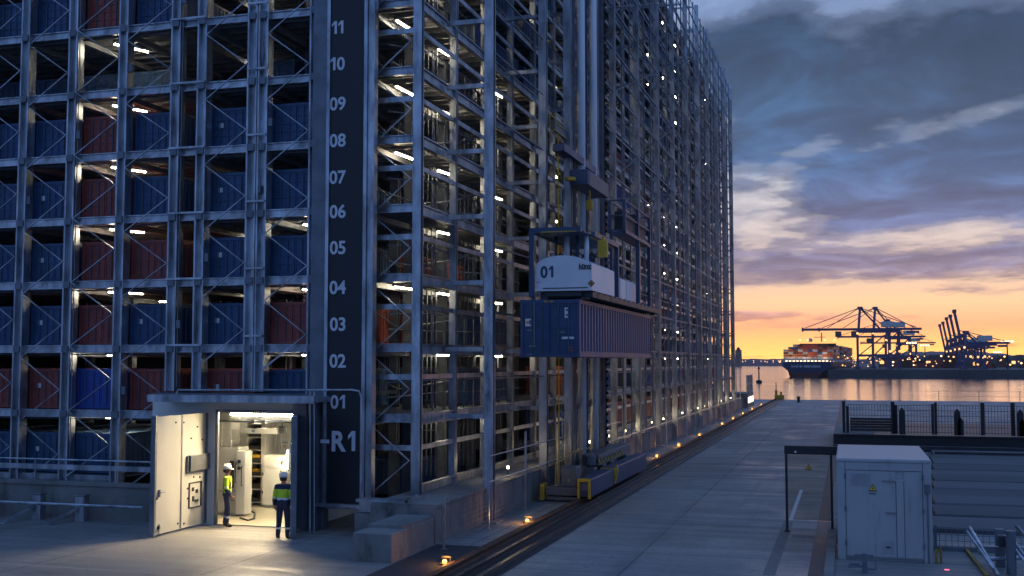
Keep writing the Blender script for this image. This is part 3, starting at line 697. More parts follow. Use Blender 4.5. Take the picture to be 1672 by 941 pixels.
for k in range(1, 9):
    tube_light((-19.75, Y0 + 4.4, LZ(k) - .30), f'lit tube light deep in the narrow gap between racks, {ORD[k - 1]} floor up', R(-24), False)
    tube_light((-24.9, Y0 + 6.6, LZ(k) - .30), f'lit tube light deep behind the second bay, {ORD[k - 1]} floor up', R(-24), False)
for i in range(0, 14):
    yb = Y0 + 6.4 * i
    kmax = min(NL, int((HC + .335 * (yb + 3) - 1.3) / 2.06) + 1)
    for k in range(1, kmax + 1):
        if i == 0: y = yb + 5.0; x = -13.0
        elif i == 1: y = yb + 4.6; x = -13.1
        else: y = yb + 6.1; x = -12.7
        if i == 1 and k in (1, 8): continue
        if i > 2 and random.random() < .36: continue
        tube_light((x, y, LZ(k) - .30), f'lit tube light in long face bay {ORD[i]}, {ORD[k - 1]} floor up'.replace('bay first', 'bay one at the corner'), R(-6) if i < 2 else 0, i < 2)

# ------------------------------------------------------------------ number board at the rack corner
SX0, SX1, SY = -14.62, -13.52, 30.35
sg = thing('number_board', 'tall black board with white level numbers 01 to 11 at the rack corner', 'sign', (-14.05, SY, 0))
sm = lambda: MB((-14.05, SY, 0))
m = sm(); m.box(SX0, SX1, SY, SY + .28, .74, ZT); m.build('panel', 'sign_black', sg)
for x in (SX0 - .05, SX1 + .05):
    m = sm(); m.box(x - .05, x + .05, SY - .05, SY + .32, .70, ZT); m.build('frame', 'galvanised', sg)
m = sm(); m.box(SX0 - .3, SX1 + .3, SY - .22, SY - .052, .70, .80); m.box(SX0, SX1, SY - .05, SY - .01, .64, .76); m.build('base_rail', 'galvanised', sg)
m = sm(); m.box(SX1 + .11, SX1 + .30, SY + .02, SY + .30, .70, ZT); m.build('edge_column', 'galvanised', sg)
m = sm(); m.box(SX0 - .62, SX0 - .12, SY + .1, SY + .4, 0.0, ZT); m.build('edge_column', 'steel_dull', sg)
for n, y in zip('11 10 09 08 07 06 05 04 03 02 01'.split(), (45, 104, 169, 229, 289, 345, 404, 469, 529, 589, 656)):
    p = PY(551.5, y, SY); text_mesh('number', n, .54, 'sign_white', sg, (p.x + 14.05, -.008, p.z), FACE, .012, squash=.98)
p = PY(561, 720, SY); text_mesh('lettering', 'R1', .80, 'sign_white', sg, (p.x + 14.05, -.008, p.z), FACE, .024, squash=.92)
p = PY(531, 721, SY - .05); m = sm(); m.box(p.x - .15, p.x + .13, SY - .062, SY - .052, p.z - .055, p.z + .055); m.build('dash_mark', 'sign_white', sg)
m = MB((-15, 29.6, 0)); m.tube([PY(287, 648, 29.9), PY(291, 637, 29.9), PY(575, 637, 29.9), PY(586, 639, 29.95), PY(590, 650, 30.0), PY(588, 862, 30.05)], .035, 8)
m.tube([PY(506, 637, 29.95), PY(506, 878, 29.95)], .03, 6); m.tube([PY(513, 637, 29.97), PY(513, 878, 29.97)], .025, 6)
o = m.build('conduit_pipe', 'galvanised'); tag(o, 'bent galvanised pipe over the room roof and down the number board', 'pipe')

# ------------------------------------------------------------------ lit control room with open doors
FYR = 30.5
xL = PY(251, 700, FYR).x; xO = PY(357, 700, FYR).x; xP = PY(487, 700, FYR).x; xQ = PY(516, 700, FYR).x; BYR = 35.6
zt = PY(420, 674, FYR).z; zc = zt + .10
rm = thing('control_room', 'brightly lit control room with open doors under a flat steel canopy', 'room', ((xL + xQ) / 2, FYR, 0))
cm = lambda: MB(((xL + xQ) / 2, FYR, 0))
m = cm(); m.box(xL, xL + .1, FYR + .01, BYR, 0, zc); m.build('wall', 'room_white', rm)
m = cm(); m.box(xP + .12, xP + .22, FYR + .01, BYR, 0, zc); m.build('wall', 'room_white', rm)
m = cm(); m.box(xL + .1, xP + .12, BYR - .1, BYR, 0, zc); m.build('wall', 'room_white', rm)
m = cm(); m.box(xL, xO, FYR - .08, FYR, 0, zc + .35); m.box(xO, xP + .03, FYR - .08, FYR, zt, zc + .35); m.build('front_wall', 'room_white', rm)
m = cm(); m.box(xL + .1, xP + .12, FYR + .01, BYR - .1, zc - .04, zc); m.build('ceiling', 'room_white', rm)
m = cm(); m.box(xL + .1, xP + .12, FYR - .06, BYR - .1, .002, .03); m.build('floor', 'room_floor', rm)
fr = cm(); fr.box(xO - .02, xO + .07, FYR - .16, FYR - .082, 0, zt + .08); fr.box(xP - .05, xP + .06, FYR - .16, FYR - .082, 0, zt + .08); fr.box(xO + .07, xP - .05, FYR - .16, FYR - .082, zt, zt + .08)
fr.build('door_frame', 'steel_dull', rm)
jm = cm(); jm.box(xP + .06, xP + .5, FYR - .5, FYR - .01, 0, zc + .3); jm.box(xP + .52, xQ + .2, FYR - .35, FYR + .1, 0, zc + .3); jm.build('side_post', 'steel_dull', rm)
ca = PY(243, 652, 29.3); cb = PY(513, 650, 29.3)
m = cm(); m.box(ca.x, cb.x, 29.3, FYR - .09, zc + .26, zc + .42); m.box(ca.x - .02, cb.x + .02, 29.24, 29.30, zc + .24, zc + .45); m.build('canopy', 'galvanised', rm)
m = cm(); m.box(xL - .05, cb.x - .05, FYR - .08, BYR, zc + .36, zc + .46); m.build('roof', 'steel_dull', rm)
# left leaf stands wide open towards us
lx = -18.62; ly0, ly1 = 27.80, 30.34; lz = zt - .02
lf = cm(); lf.box(lx - .05, lx, ly0, (ly0 + ly1) / 2 - .012, .06, lz); lf.box(lx - .05, lx, (ly0 + ly1) / 2 + .012, ly1, .06, lz); lf.box(lx - .10, lx - .052, ly0, ly1, .06, lz)
leaf = lf.build('door', 'door_white', rm)
e = cm(); e.box(lx - .12, lx + .03, ly0 - .09, ly0 - .004, .03, lz + .02); e.box(lx - .04, lx + .03, ly1 + .004, ly1 + .08, .05, lz); e.box(lx, lx + .012, (ly0 + ly1) / 2 - .03, (ly0 + ly1) / 2 + .03, .08, lz - .02); e.build('edge_strip', 'steel_dull', leaf)
hd = cm(); hz = PX(259, 806, lx).z; hy = PX(259, 806, lx).y; hd.box(lx + .002, lx + .05, hy - .03, hy + .03, hz - .1, hz + .1); hd.tube([(lx + .02, hy, hz + .02), (lx + .07, hy, hz + .02), (lx + .07, hy + .2, hz + .02)], .016, 6); hd.build('handle', 'grey_plastic', leaf)
a = PX(306, 744, lx); b = PX(342, 764, lx)
hb = cm(); hb.cbox(lx + .003, lx + .12, a.y, b.y, b.z, a.z, .015); hb.box(lx + .003, lx + .06, a.y - .07, a.y - .01, b.z - .05, a.z - .02); hb.box(lx + .003, lx + .04, b.y + .01, b.y + .06, b.z + .05, a.z); hb.build('closer_box', 'crane_grey', leaf)
a = PX(308, 789, lx); b = PX(328, 826, lx)
hb = cm()
for (u0, u1, w0, w1) in ((0, 1, 0, .03), (0, 1, .97, 1), (0, .07, .03, .97), (.93, 1, .03, .97), (.3, .42, .25, .45), (.55, .7, .55, .7), (.25, .4, .65, .8), (.5, .75, .2, .3)):
    hb.box(lx + .002, lx + .025, a.y + (b.y - a.y) * u0, a.y + (b.y - a.y) * u1, b.z + (a.z - b.z) * w0, b.z + (a.z - b.z) * w1)
hb.build('lock_plate', 'steel_dark', leaf)
hb = cm()
for (x, y) in ((337, 779), (337, 790), (337, 803), (316, 779), (326, 779), (306, 798), (306, 814), (322, 697), (312, 716), (330, 718), (256, 690), (287, 690), (300, 690), (340, 684), (300, 855), (290, 855), (338, 845), (256, 815)):
    q = PX(x, y, lx); hb.box(lx + .002, lx + .02, q.y - .03, q.y + .03, q.z - .025, q.z + .025)
tag(hb.build('bolt', 'steel_dark', leaf), kind='stuff')
bt = cm(); bt.tube([(lx + .03, ly0 + .16, .35), (lx + .03, ly0 + .16, .05)], .015, 6); bt.box(lx + .003, lx + .05, ly0 + .12, ly0 + .2, .2, .3); bt.build('drop_bolt', 'steel_dark', leaf)
# right leaf, seen nearly edge on
h0 = Vector((xP + .02, FYR - .2, 0)); h1 = Vector((-14.74, 28.55, 0)); dd = (h1 - h0).normalized(); nn = Vector((-dd.y, dd.x, 0)) * .05
lf = cm(); q = [h0 - nn, h1 - nn, h1 + nn, h0 + nn]; lf.prism([(p.x, p.y) for p in q], .05, lz, 'z'); leaf2 = lf.build('door', 'room_white', rm)
e = cm(); q = [h1 + dd * .004 - nn * 1.6, h1 + dd * .08 - nn * 1.6, h1 + dd * .08 + nn * 1.6, h1 + dd * .004 + nn * 1.6]; e.prism([(p.x, p.y) for p in q], .02, lz + .02, 'z')
n2 = Vector((-dd.y, dd.x, 0)); sgn = 1 if n2.x > 0 else -1
q = [h0 + n2 * sgn * .054, h1 + n2 * sgn * .054, h1 + n2 * sgn * .075, h0 + n2 * sgn * .075]; e.prism([(p.x, p.y) for p in q], .05, lz, 'z'); e.build('cover_plate', 'steel_dull', leaf2)
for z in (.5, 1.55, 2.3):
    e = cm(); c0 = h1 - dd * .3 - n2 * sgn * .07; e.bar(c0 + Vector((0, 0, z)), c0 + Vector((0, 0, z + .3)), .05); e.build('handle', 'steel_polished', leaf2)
# lights of the room
sl = thing('strip_light', 'bright strip light along the top of the room doorway', 'light', ((xO + xP) / 2, FYR + .5, zc - .1))
m = MB(sl.location); m.box(xO + .1, xP - .1, FYR + .44, FYR + .56, zt - .05, zt + .02); m.build('housing', 'room_white', sl)
m = MB(sl.location); m.tube([(xO + .12, FYR + .5, zt - .085), (xP - .12, FYR + .5, zt - .085)], .034, 8); m.build('tube', 'strip_glow', sl)
lamp('lamp', 'AREA', 190, (1.0, 0.76, 0.45), sl, (.2, -.2, .01), shape='RECTANGLE', size=2.2, size_y=.1, spread=R(125), rot=(R(-32), 0, 0))
lamp('lamp', 'AREA', 90, (1.0, 0.84, 0.58), sl, (.2, .2, -.12), shape='RECTANGLE', size=2.2, size_y=.1, rot=(R(40), 0, 0))  # fill light added to brighten the room contents
sl = thing('strip_light', 'second strip light on the room ceiling, further in', 'light', ((xO + xP) / 2, 33.2, zc - .1))
m = MB(sl.location); m.box(xO + .1, xP - .1, 33.14, 33.26, zc - .10, zc - .045); m.build('housing', 'room_white', sl)
m = MB(sl.location); m.tube([(xO + .12, 33.2, zc - .135), (xP - .12, 33.2, zc - .135)], .034, 8); m.build('tube', 'ceiling_glow', sl)
a = PY(470, 736, 34.0); b = PY(470, 766, 34.0)
sl = thing('wall_light', 'upright lit tube on the right wall of the room', 'light', (a.x, 34.0, b.z))
m = MB(sl.location); m.box(a.x + .02, xP + .119, 33.97, 34.03, b.z - .05, a.z + .05); m.build('housing', 'grey_plastic', sl)
m = MB(sl.location); m.tube([(a.x, 34, b.z), (a.x, 34, a.z)], .03, 8); m.build('tube', 'tube_glow', sl)
# contents of the room
def face_rect(x0, y0, x1, y1, Y): a = PY(x0, y0, Y); b = PY(x1, y1, Y); return a.x, b.x, b.z, a.z
x0, x1, z0, z1 = face_rect(361, 731, 403, 845, 32.2)
t = thing('machine_cabinet', 'wide white machine cabinet with gauges and handles, left inside the room', 'cabinet', ((x0 + x1) / 2, 32.2, .03))
cx0 = xL + .35
mm = lambda: MB(t.location)
m = mm(); m.cbox(cx0, x1 - .35, 32.2, 32.9, .14, z1, .03); m.box(cx0 + .05, x1 - .4, 32.25, 32.8, .03, .139); m.build('body', 'room_white', t)
m = mm(); m.cbox(x1 - .34, x1, 32.05, 32.5, .1, z1 - .08, .02); m.build('side_unit', 'room_white', t)
m = mm(); m.box(x1 - .62, x1 - .48, 32.18, 32.198, .9, 1.75); m.build('window', 'steel_dark', t)
for xx, za, zb in ((x1 - .30, 1.1, 1.7), (x1 - .08, 1.0, 1.6)):
    m = mm(); m.tube([(xx, 32.04, za), (xx, 31.97, za), (xx, 31.97, zb), (xx, 32.04, zb)], .018, 6); m.build('handle', 'steel_dark', t)
for zz in (1.55, 1.75):
    m = mm(); m.prism([(x1 - .2 + .06 * math.cos(a), zz + .06 * math.sin(a)) for a in [i * .6283 for i in range(10)]], 32.0, 32.045, 'y'); m.build('gauge', 'steel_dark', t)
m = mm(); m.box(cx0 + .1, x1 - .4, 32.19, 32.199, .78, .80); m.box(x1 - .8, x1 - .4, 32.19, 32.199, .50, .52); m.build('seam', 'grey_plastic', t)
pf = MB((cx0, 33, z1))
pts = PY(360, 690, 32.6)
for xx in (cx0 + .5, cx0 + .8, cx0 + 1.15): pf.bar((xx, 32.5, z1 + .005), (xx, 32.5, zc - .05), .06)
for zz in (z1 + .25, z1 + .55, z1 + .8): pf.bar((cx0 + .1, 32.46, zz), (cx0 + 1.5, 32.46, zz), .035)
pf.box(cx0 + .42, cx0 + .78, 32.38, 32.43, z1 + .55, z1 + .75)
o = pf.build('pipe_frame', 'room_white'); tag(o, 'white pipe frame standing on top of the machine cabinet', 'frame')
x0, x1, z0, z1 = face_rect(404, 690, 425, 828, 34.6)
t = thing('shelf_unit', 'open steel shelf unit of dark parts bins at the back of the room', 'shelf', ((x0 + x1) / 2, 34.6, .03))
m = MB(t.location); m.box(x0 - .06, x0, 34.6, 35.3, .03, z1); m.box(x1, x1 + .14, 34.6, 35.3, .03, z1); m.build('side_panel', 'room_white', t)
m = MB(t.location); m.box(x0, x1, 35.26, 35.3, .03, z1); m.build('back_panel', 'steel_dark', t)
nsh = 7
for i in range(nsh):
    zz = .12 + (z1 - .2) * i / (nsh - 1); m = MB(t.location); m.box(x0, x1, 34.6, 35.25, zz, zz + .03); m.build('shelf', 'room_white', t)
bl = ['black bin on the lowest shelf of the unit', 'black bin with a pale label on the second shelf', 'yellow tool bin on the third shelf', 'dark bin with yellow tools on the fourth shelf', 'dark low bin on the fifth shelf', 'dark coil bin on the top shelf space']
for i in range(6):
    zz = .12 + (z1 - .2) * i / (nsh - 1) + .032; hgt = .2 + .05 * (i % 2)
    bn = MB(((x0 + x1) / 2, 34.7, zz)); bn.box(x0 + .03, x1 - .03, 34.64, 35.2, zz, zz + .02); bn.box(x0 + .03, x1 - .03, 34.64, 34.66, zz + .02, zz + hgt * .7); bn.box(x0 + .03, x0 + .05, 34.66, 35.2, zz + .02, zz + hgt); bn.box(x1 - .05, x1 - .03, 34.66, 35.2, zz + .02, zz + hgt); bn.box(x0 + .05, x1 - .05, 35.18, 35.2, zz + .02, zz + hgt)
    if i in (2, 3): bn.cbox(x0 + .07, x1 - .09, 34.72, 35.0, zz + .02, zz + hgt * 1.1, .03, 1)
    o = bn.build('storage_bin', ['bin_black', 'safety_yellow']); tag(o, bl[i], 'bin', 'bins in the shelf unit')
x0, x1, z0, z1 = face_rect(429, 744, 467, 819, 34.2)
t = thing('electrical_cabinet', 'pale electrical cabinet with a top hatch against the back wall', 'cabinet', ((x0 + x1) / 2, 34.2, .03))
m = MB(t.location); m.cbox(x0, x1, 34.2, 34.8, .1, z1, .02); m.box(x0 + .05, x1 - .05, 34.25, 34.75, .03, .099); m.build('body', 'room_white', t)
zs = PY(440, 764, 34.2).z
m = MB(t.location); m.box(x0 + .02, x1 - .02, 34.17, 34.197, .14, zs - .015); m.build('door', 'room_white', t)
m = MB(t.location); m.box(x0 + .02, x1 - .02, 34.17, 34.197, zs + .01, z1 - .04); m.build('hatch', 'room_white', t)
m = MB(t.location); m.box(x1 - .16, x1 - .12, 34.14, 34.168, zs + .12, zs + .24); m.box(x1 - .2, x1 - .08, 34.14, 34.168, zs - .14, zs - .08); m.box(x0 + .03, x0 + .06, 34.14, 34.168, .5, .6); m.box(x0 + .03, x0 + .06, 34.14, 34.168, 1.1, 1.2); m.build('latch', 'steel_dark', t)
x0, x1, z0, z1 = face_rect(391, 699, 452, 709, 32.8)
t = thing('lifting_beam', 'white lifting beam with a small number plate, hung below the room ceiling', 'beam', ((x0 + x1) / 2, 32.8, z0))
m = MB(t.location); m.cbox(x0, x1, 32.8, 32.95, z0, z1, .015); m.bar((x0 + .2, 32.87, z1), (x0 + .2, 32.87, zc - .04), .03); m.bar((x1 - .2, 32.87, z1), (x1 - .2, 32.87, zc - .04), .03); m.build('beam', 'room_white', t)
m = MB(t.location); m.box(x0 + .38, x0 + .62, 32.79, 32.798, z0 + .02, z1 - .02); pl = m.build('number_plate', 'sticker_white', t)
text_mesh('lettering', '14', .13, 'steel_dark', t, (x0 + .5 - t.location.x, -.014, (z1 - z0) / 2), FACE, .004)
px_ = PY(456, 702, 32.9)
t = thing('chain_hoist', 'dark chain hoist hanging from the room ceiling', 'hoist', (px_.x + .12, 32.9, px_.z))
m = MB(t.location); m.cbox(px_.x, px_.x + .22, 32.8, 33.0, px_.z - .1, px_.z + .12, .03); m.build('body', 'steel_dark', t)
m = MB(t.location); m.tube([(px_.x + .11, 32.9, px_.z + .1), (px_.x + .11, 32.9, zc - .04)], .02, 6); m.build('hook_rod', 'steel_dull', t)
m = MB(t.location); m.tube([(px_.x + .06, 32.9, px_.z - .1), (px_.x + .06, 32.9, px_.z - .6)], .012, 5); m.build('chain', 'steel_dull', t)
x0, x1, z0, z1 = face_rect(454, 716, 468, 740, 35.3)
m = MB(((x0 + x1) / 2, BYR - .12, z0)); m.box(x0, x1, BYR - .13, BYR - .102, z0, z1); m.prism([(x0 + .12, z0 + .25), (x1 - .12, z0 + .25), ((x0 + x1) / 2 + .02, z0 + .12)], BYR - .137, BYR - .132, 'y', 1); m.box(x0 + .08, x1 - .08, BYR - .137, BYR - .132, z0 + .33, z0 + .36, 2)
o = m.build('notice_sheet', ['sticker_white', 'safety_yellow', 'grey_plastic']); tag(o, 'white notice sheet with a yellow mark on the back wall', 'notice')
m = MB((xO + 1.2, 34.9, .5))
for q, r_ in ((433, .05), (441, .07), (450, .05)): m.tube([PY(q, 690, 35.3), PY(q, 742, 35.3)], r_, 8)
m.tube([PY(365, 681, 35.0), PY(480, 681, 35.0)], .06, 8)
o = m.build('wall_pipes', 'room_white'); tag(o, 'pale pipes running down the back wall above the cabinet', 'pipes')
m = MB((xO + .9, 31.8, .03)); m.tube([G(392, 846, .05), G(405, 850, .05), G(415, 847, .05), G(416, 838, .05), G(408, 834, .05), G(400, 838, .05)], .03, 6)
o = m.build('hose', 'steel_dark'); tag(o, 'dark hose coiled on the room floor', 'hose')

# ------------------------------------------------------------------ two workers
def person(label, loc, rz, yoke, arm_l, arm_r, look=0.0, spread=.11, helmet='helmet_white', stagger=0.0):
    H = {}
    V = [((0, 0, .97), .165, .125), ((0, .0, 1.12), .160, .12), ((0, .01, 1.30), .178, .125), ((0, 0, 1.43), .13, .095), ((0, -.005, 1.515), .062, .062)]
    E = [(0, 1), (1, 2), (2, 3), (3, 4)]
    head = [((0, .015, 1.585), .080, .088), ((0, .012, 1.655), .088, .102), ((0, .0, 1.735), .068, .08)]
    for h in head: V.append(h); E.append((len(V) - 2, len(V) - 1))
    wr = {}
    for sx, (el, w) in ((-1, arm_l), (1, arm_r)):
        k = len(V); V += [((sx * .185, 0, 1.425), .078, .078), ((sx * el[0], el[1], el[2]), .062, .062), ((sx * w[0], w[1], w[2]), .044, .044)]
        E += [(3, k), (k, k + 1), (k + 1, k + 2)]
        e_, w_ = Vector((sx * el[0], el[1], el[2])), Vector((sx * w[0], w[1], w[2])); d = (w_ - e_).normalized(); hp = w_ + d * .085
        V.append((tuple(hp), .022, .042)); E.append((k + 2, k + 3)); wr[sx] = (w_, d)
    for sx in (-1, 1):
        k = len(V); sg_ = stagger * sx
        V += [((sx * .095, 0, .88), .105, .11), ((sx * spread, .02 + sg_ * .6, .50), .080, .085), ((sx * (spread + .012), -.03 + sg_, .12), .062, .066), ((sx * (spread + .015), -.05 + sg_, .055), .05, .05), ((sx * (spread + .03), .13 + sg_, .042), .046, .04)]
        E += [(0, k), (k, k + 1), (k + 1, k + 2), (k + 2, k + 3), (k + 3, k + 4)]
    me = bpy.data.meshes.new('person'); me.from_pydata([v[0] for v in V], E, [])
    o = bpy.data.objects.new('tmp', me); COL.objects.link(o)
    o.modifiers.new('skin', 'SKIN'); ss = o.modifiers.new('sub', 'SUBSURF'); ss.levels = 3; ss.render_levels = 3
    sk = me.skin_vertices[0].data
    for i, v in enumerate(V): sk[i].radius = (v[1], v[2]); sk[i].use_root = (i == 0)
    bpy.context.view_layer.update()
    bm_ = bpy.data.meshes.new_from_object(o.evaluated_get(bpy.context.evaluated_depsgraph_get()))
    bpy.data.objects.remove(o)
    # body with fingers, ears and nose in one mesh
    vs = [v.co.copy() for v in bm_.vertices]; fs = [tuple(p.vertices) for p in bm_.polygons]; zmin = min(v.z for v in vs)
    nb = len(fs); cen = [p.center.copy() for p in bm_.polygons]; nor = [v.normal.copy() for v in bm_.vertices]
    ex = MB()
    for sx, (w_, d) in wr.items():
        out = Vector((sx, 0, 0)); side = d.cross(out).normalized()
        for j in range(4):
            b0 = w_ + d * .075 + side * (j - 1.5) * .019; ln = (.075, .085, .08, .062)[j]
            ex.tube([b0, b0 + d * ln * .45 - out * .006, b0 + d * ln * .8 - out * .022, b0 + d * ln * .95 - out * .038], [.0095, .009, .008, .006], 6)
        b0 = w_ + d * .03 + Vector((0, .03, 0)); ex.tube([b0, b0 + d * .035 + Vector((-sx * .012, .022, 0)), b0 + d * .07 + Vector((-sx * .02, .022, 0))], [.012, .011, .008], 6)
    ex.add([(-.014, .098, 1.63), (.014, .098, 1.63), (0, .128, 1.635), (0, .10, 1.68)], [(0, 1, 2), (0, 2, 3), (2, 1, 3), (1, 0, 3)])
    for sx in (-1, 1): ex.tube([(sx * .082, .0, 1.62), (sx * .095, -.008, 1.655), (sx * .088, -.006, 1.685)], [.010, .016, .010], 6)
    k = len(vs); vs += ex.v; fs += [tuple(i + k for i in f) for f in ex.f]
    def body_mat(c):
        if c.z > 1.50: return 0
        if abs(c.x) > .2 and c.z < 1.0 and c.z < (wr[1 if c.x > 0 else -1][0].z + .0): return 0
        if c.z < .115: return 2
        if .27 < c.z < .325: return 3
        return 1
    mi = [body_mat(c) for c in cen] + [0] * len(ex.f)
    mesh = bpy.data.meshes.new('person'); mesh.from_pydata(vs, [], fs)
    for q in ('skin', 'work_navy', 'boot', 'reflective'): mesh.materials.append(M[q])
    mesh.polygons.foreach_set('material_index', mi); mesh.polygons.foreach_set('use_smooth', [True] * len(fs)); mesh.update()
    p = bpy.data.objects.new('person', mesh); COL.objects.link(p); tag(p, label, 'person')
    p.location = (loc[0], loc[1], loc[2] - zmin); p.rotation_euler[2] = rz
    # jacket: its own shell over torso and arms
    keep = [i for i in range(nb) if .93 < cen[i].z < 1.50 and not (mi[i] == 0) and not (cen[i].z < .98 and abs(cen[i].x) < .2 and False)]
    def jm(c):
        arm = abs(c.x) > .215 or (abs(c.x) > .2 and c.z < 1.2)
        if yoke:
            if c.z > 1.37 and abs(c.x) < .24: return 1
            if arm: return 2 if 1.13 < c.z < 1.165 else (0 if c.z > 1.1 else 1)
            if c.z < 1.085: return 1
            return 2 if 1.085 < c.z < 1.135 else 0
        if arm: return 2 if 1.17 < c.z < 1.20 else (0 if c.z > 1.13 else 1)
        if c.z < 1.02: return 1
        if 1.13 < c.z < 1.17: return 1
        if abs(abs(c.x) - .11) < .022 and c.z > 1.17: return 1
        return 0
    used = sorted({v for i in keep for v in fs[i]}); ix = {v: j for j, v in enumerate(used)}
    jmesh = bpy.data.meshes.new('jacket'); jmesh.from_pydata([vs[v] + nor[v] * .016 for v in used], [], [tuple(ix[v] for v in fs[i]) for i in keep])
    for q in ('hivis', 'work_navy', 'reflective'): jmesh.materials.append(M[q])
    jmesh.polygons.foreach_set('material_index', [jm(cen[i]) for i in keep]); jmesh.polygons.foreach_set('use_smooth', [True] * len(keep)); jmesh.update()
    j = bpy.data.objects.new('jacket', jmesh); COL.objects.link(j); j.parent = p
    h = MB(); h.lathe([(.128, 1.70), (.130, 1.725), (.126, 1.765), (.108, 1.81), (.07, 1.84), (.02, 1.852)], (0, 0, 0), 18)
    h.prism([(.128 * math.cos(a) * .95, .06 + .135 * math.sin(a)) for a in [math.pi * i / 10 for i in range(11)]], 1.692, 1.704, 'z')
    h.box(-.014, .014, -.11, .11, 1.835, 1.862)
    h.build('helmet', helmet, p, True)
    h = MB(); h.lathe([(.092, 1.60), (.104, 1.64), (.108, 1.69)], (0, -.022, 0), 14); h.build('hair', 'hair_dark', p, True)
    if look: pass
    return p
g1 = G(462, 880); g2 = G(370, 860)
hang = ((.245, -.02, 1.15), (.265, .05, .92))
person('worker seen from behind in a yellow jacket with navy shoulders, at the right door', (g1.x, g1.y, 0), R(8), True, hang, hang, 0, .125)
person('worker in profile in a yellow vest with navy straps, beside the open white door', (g2.x, g2.y, 0), R(-68), False, ((.24, -.03, 1.15), (.235, .10, .93)), ((.235, .0, 1.15), (.23, .14, .95)), 0, .10, stagger=.05)

# ------------------------------------------------------------------ crane rail, marker lights
t = thing('crane_rail', 'long dark steel crane rails running along the yard to the quay', 'rail', (-8.5, 20, 0))
YR0, YR1 = 16.0, 148.6
m = MB(t.location); m.box(-9.28, -7.72, YR0, YR1, .003, .012); m.build('bed', 'steel_dark', t)
for x, mt in ((-8.98, 'rust'), (-8.42, 'rail_steel'), (-7.95, 'rail_steel')):
    m = MB(t.location); m.prism([(x - .13, .014), (x + .13, .014), (x + .13, .03), (x + .03, .05), (x + .03, .10), (x + .055, .115), (x + .055, .15), (x - .055, .15), (x - .055, .115), (x - .03, .10), (x - .03, .05), (x - .13, .03)], YR0, YR1, 'y'); m.build('rail', mt, t)
m = MB(t.location); m.box(-9.30, -9.20, YR0, YR1, .014, .07); m.build('edge_angle', 'rust', t)
m = MB(t.location); m.box(-8.75, -8.62, YR0, YR1, .014, .05); m.build('cable_duct', 'black_rubber', t)
t = thing('buffer_stop', 'yellow buffer stop at the quay end of the crane rail', 'buffer', (-8.5, 148.8, 0))
m = MB(t.location); m.cbox(-9.1, -7.9, 148.62, 149.3, 0, .6, .05); m.bar((-8.9, 148.9, .6), (-8.9, 148.9, 1.2), .3); m.bar((-8.3, 148.9, .6), (-8.3, 148.9, 1.0), .25); m.build('frame', 'safety_yellow', t)
m = MB(t.location); m.bar((-8.9, 148.9, 1.2), (-8.9, 148.9, 2.2), .1); m.build('post', 'steel_dark', t)
GA = 'amber marker lights along the crane rail'
mk = None
ml = [(726, 930), (861, 864), (972, 806), (1072, 754), (1108, 733), (1142, 716), (1179, 695), (1197, 684), (1213, 674), (1228, 666), (1243, 659)]
ml_n = ['at the bottom picture edge', 'on the bare stretch before the crane', 'in front of the yellow crane bumper', 'just behind the crane carriage'] + [f'{w} one behind the crane carriage' for w in ORD[1:8]]
for i, (px, py) in enumerate(ml):
    q = PX(px, py, -9.42); loc = (-9.42, q.y + (0.6 if i == 2 else 0), 0)
    lb = 'glowing amber marker light beside the rail, ' + ml_n[i]
    if mk is None:
        mk = thing('marker_light', lb, 'light', loc, GA)
        a = MB(); a.lathe([(.15, .006), (.15, .04), (.10, .055)], (0, 0, 0), 10); a.bar((-.1, .13, .02), (-.1, .13, .17), .03); a.bar((.1, .13, .02), (.1, .13, .17), .03); a.bar((-.12, .13, .17), (.12, .13, .17), .04); a.box(-.2, .2, -.14, .14, 0.0, .005); a.build('base', 'steel_dark', mk)
        a = MB(); a.lathe([(.055, .056), (.06, .08), (.045, .11), (.012, .12)], (0, 0, 0), 10); a.build('lens', 'amber_glow', mk)
        lamp('lamp', 'POINT', 13, (1.0, 0.42, 0.08), mk, (0, 0, .22), shadow_soft_size=.05)
        KIDS[mk.name] = list(mk.children)
    else: copy_tree(mk, loc, lb)
GWL = 'white wall lamps along the retaining wall'
wl = None
for i in range(20):
    y = 36.5 + 4.15 * i; loc = (-10.95, y, 1.04)
    lb = f'small white lamp on the retaining wall, {ORD[i]} from the rack corner'
    if wl is None:
        wl = thing('wall_lamp', lb, 'lamp', loc, GWL)
        a = MB(); a.bar((0, 0, 0), (0, 0, .28), .05); a.box(-.07, .07, -.07, .07, 0, .02); a.build('post', 'steel_dull', wl)
        a = MB(); a.lathe([(.035, .28), (.05, .32), (.04, .36), (.015, .38)], (0, 0, 0), 8); a.build('lamp_head', 'white_lamp', wl)
        lamp('lamp', 'POINT', 8, (1.0, 0.76, 0.42), wl, (0, 0, .48), shadow_soft_size=.06)
        KIDS[wl.name] = list(wl.children)
    else: copy_tree(wl, loc, lb)
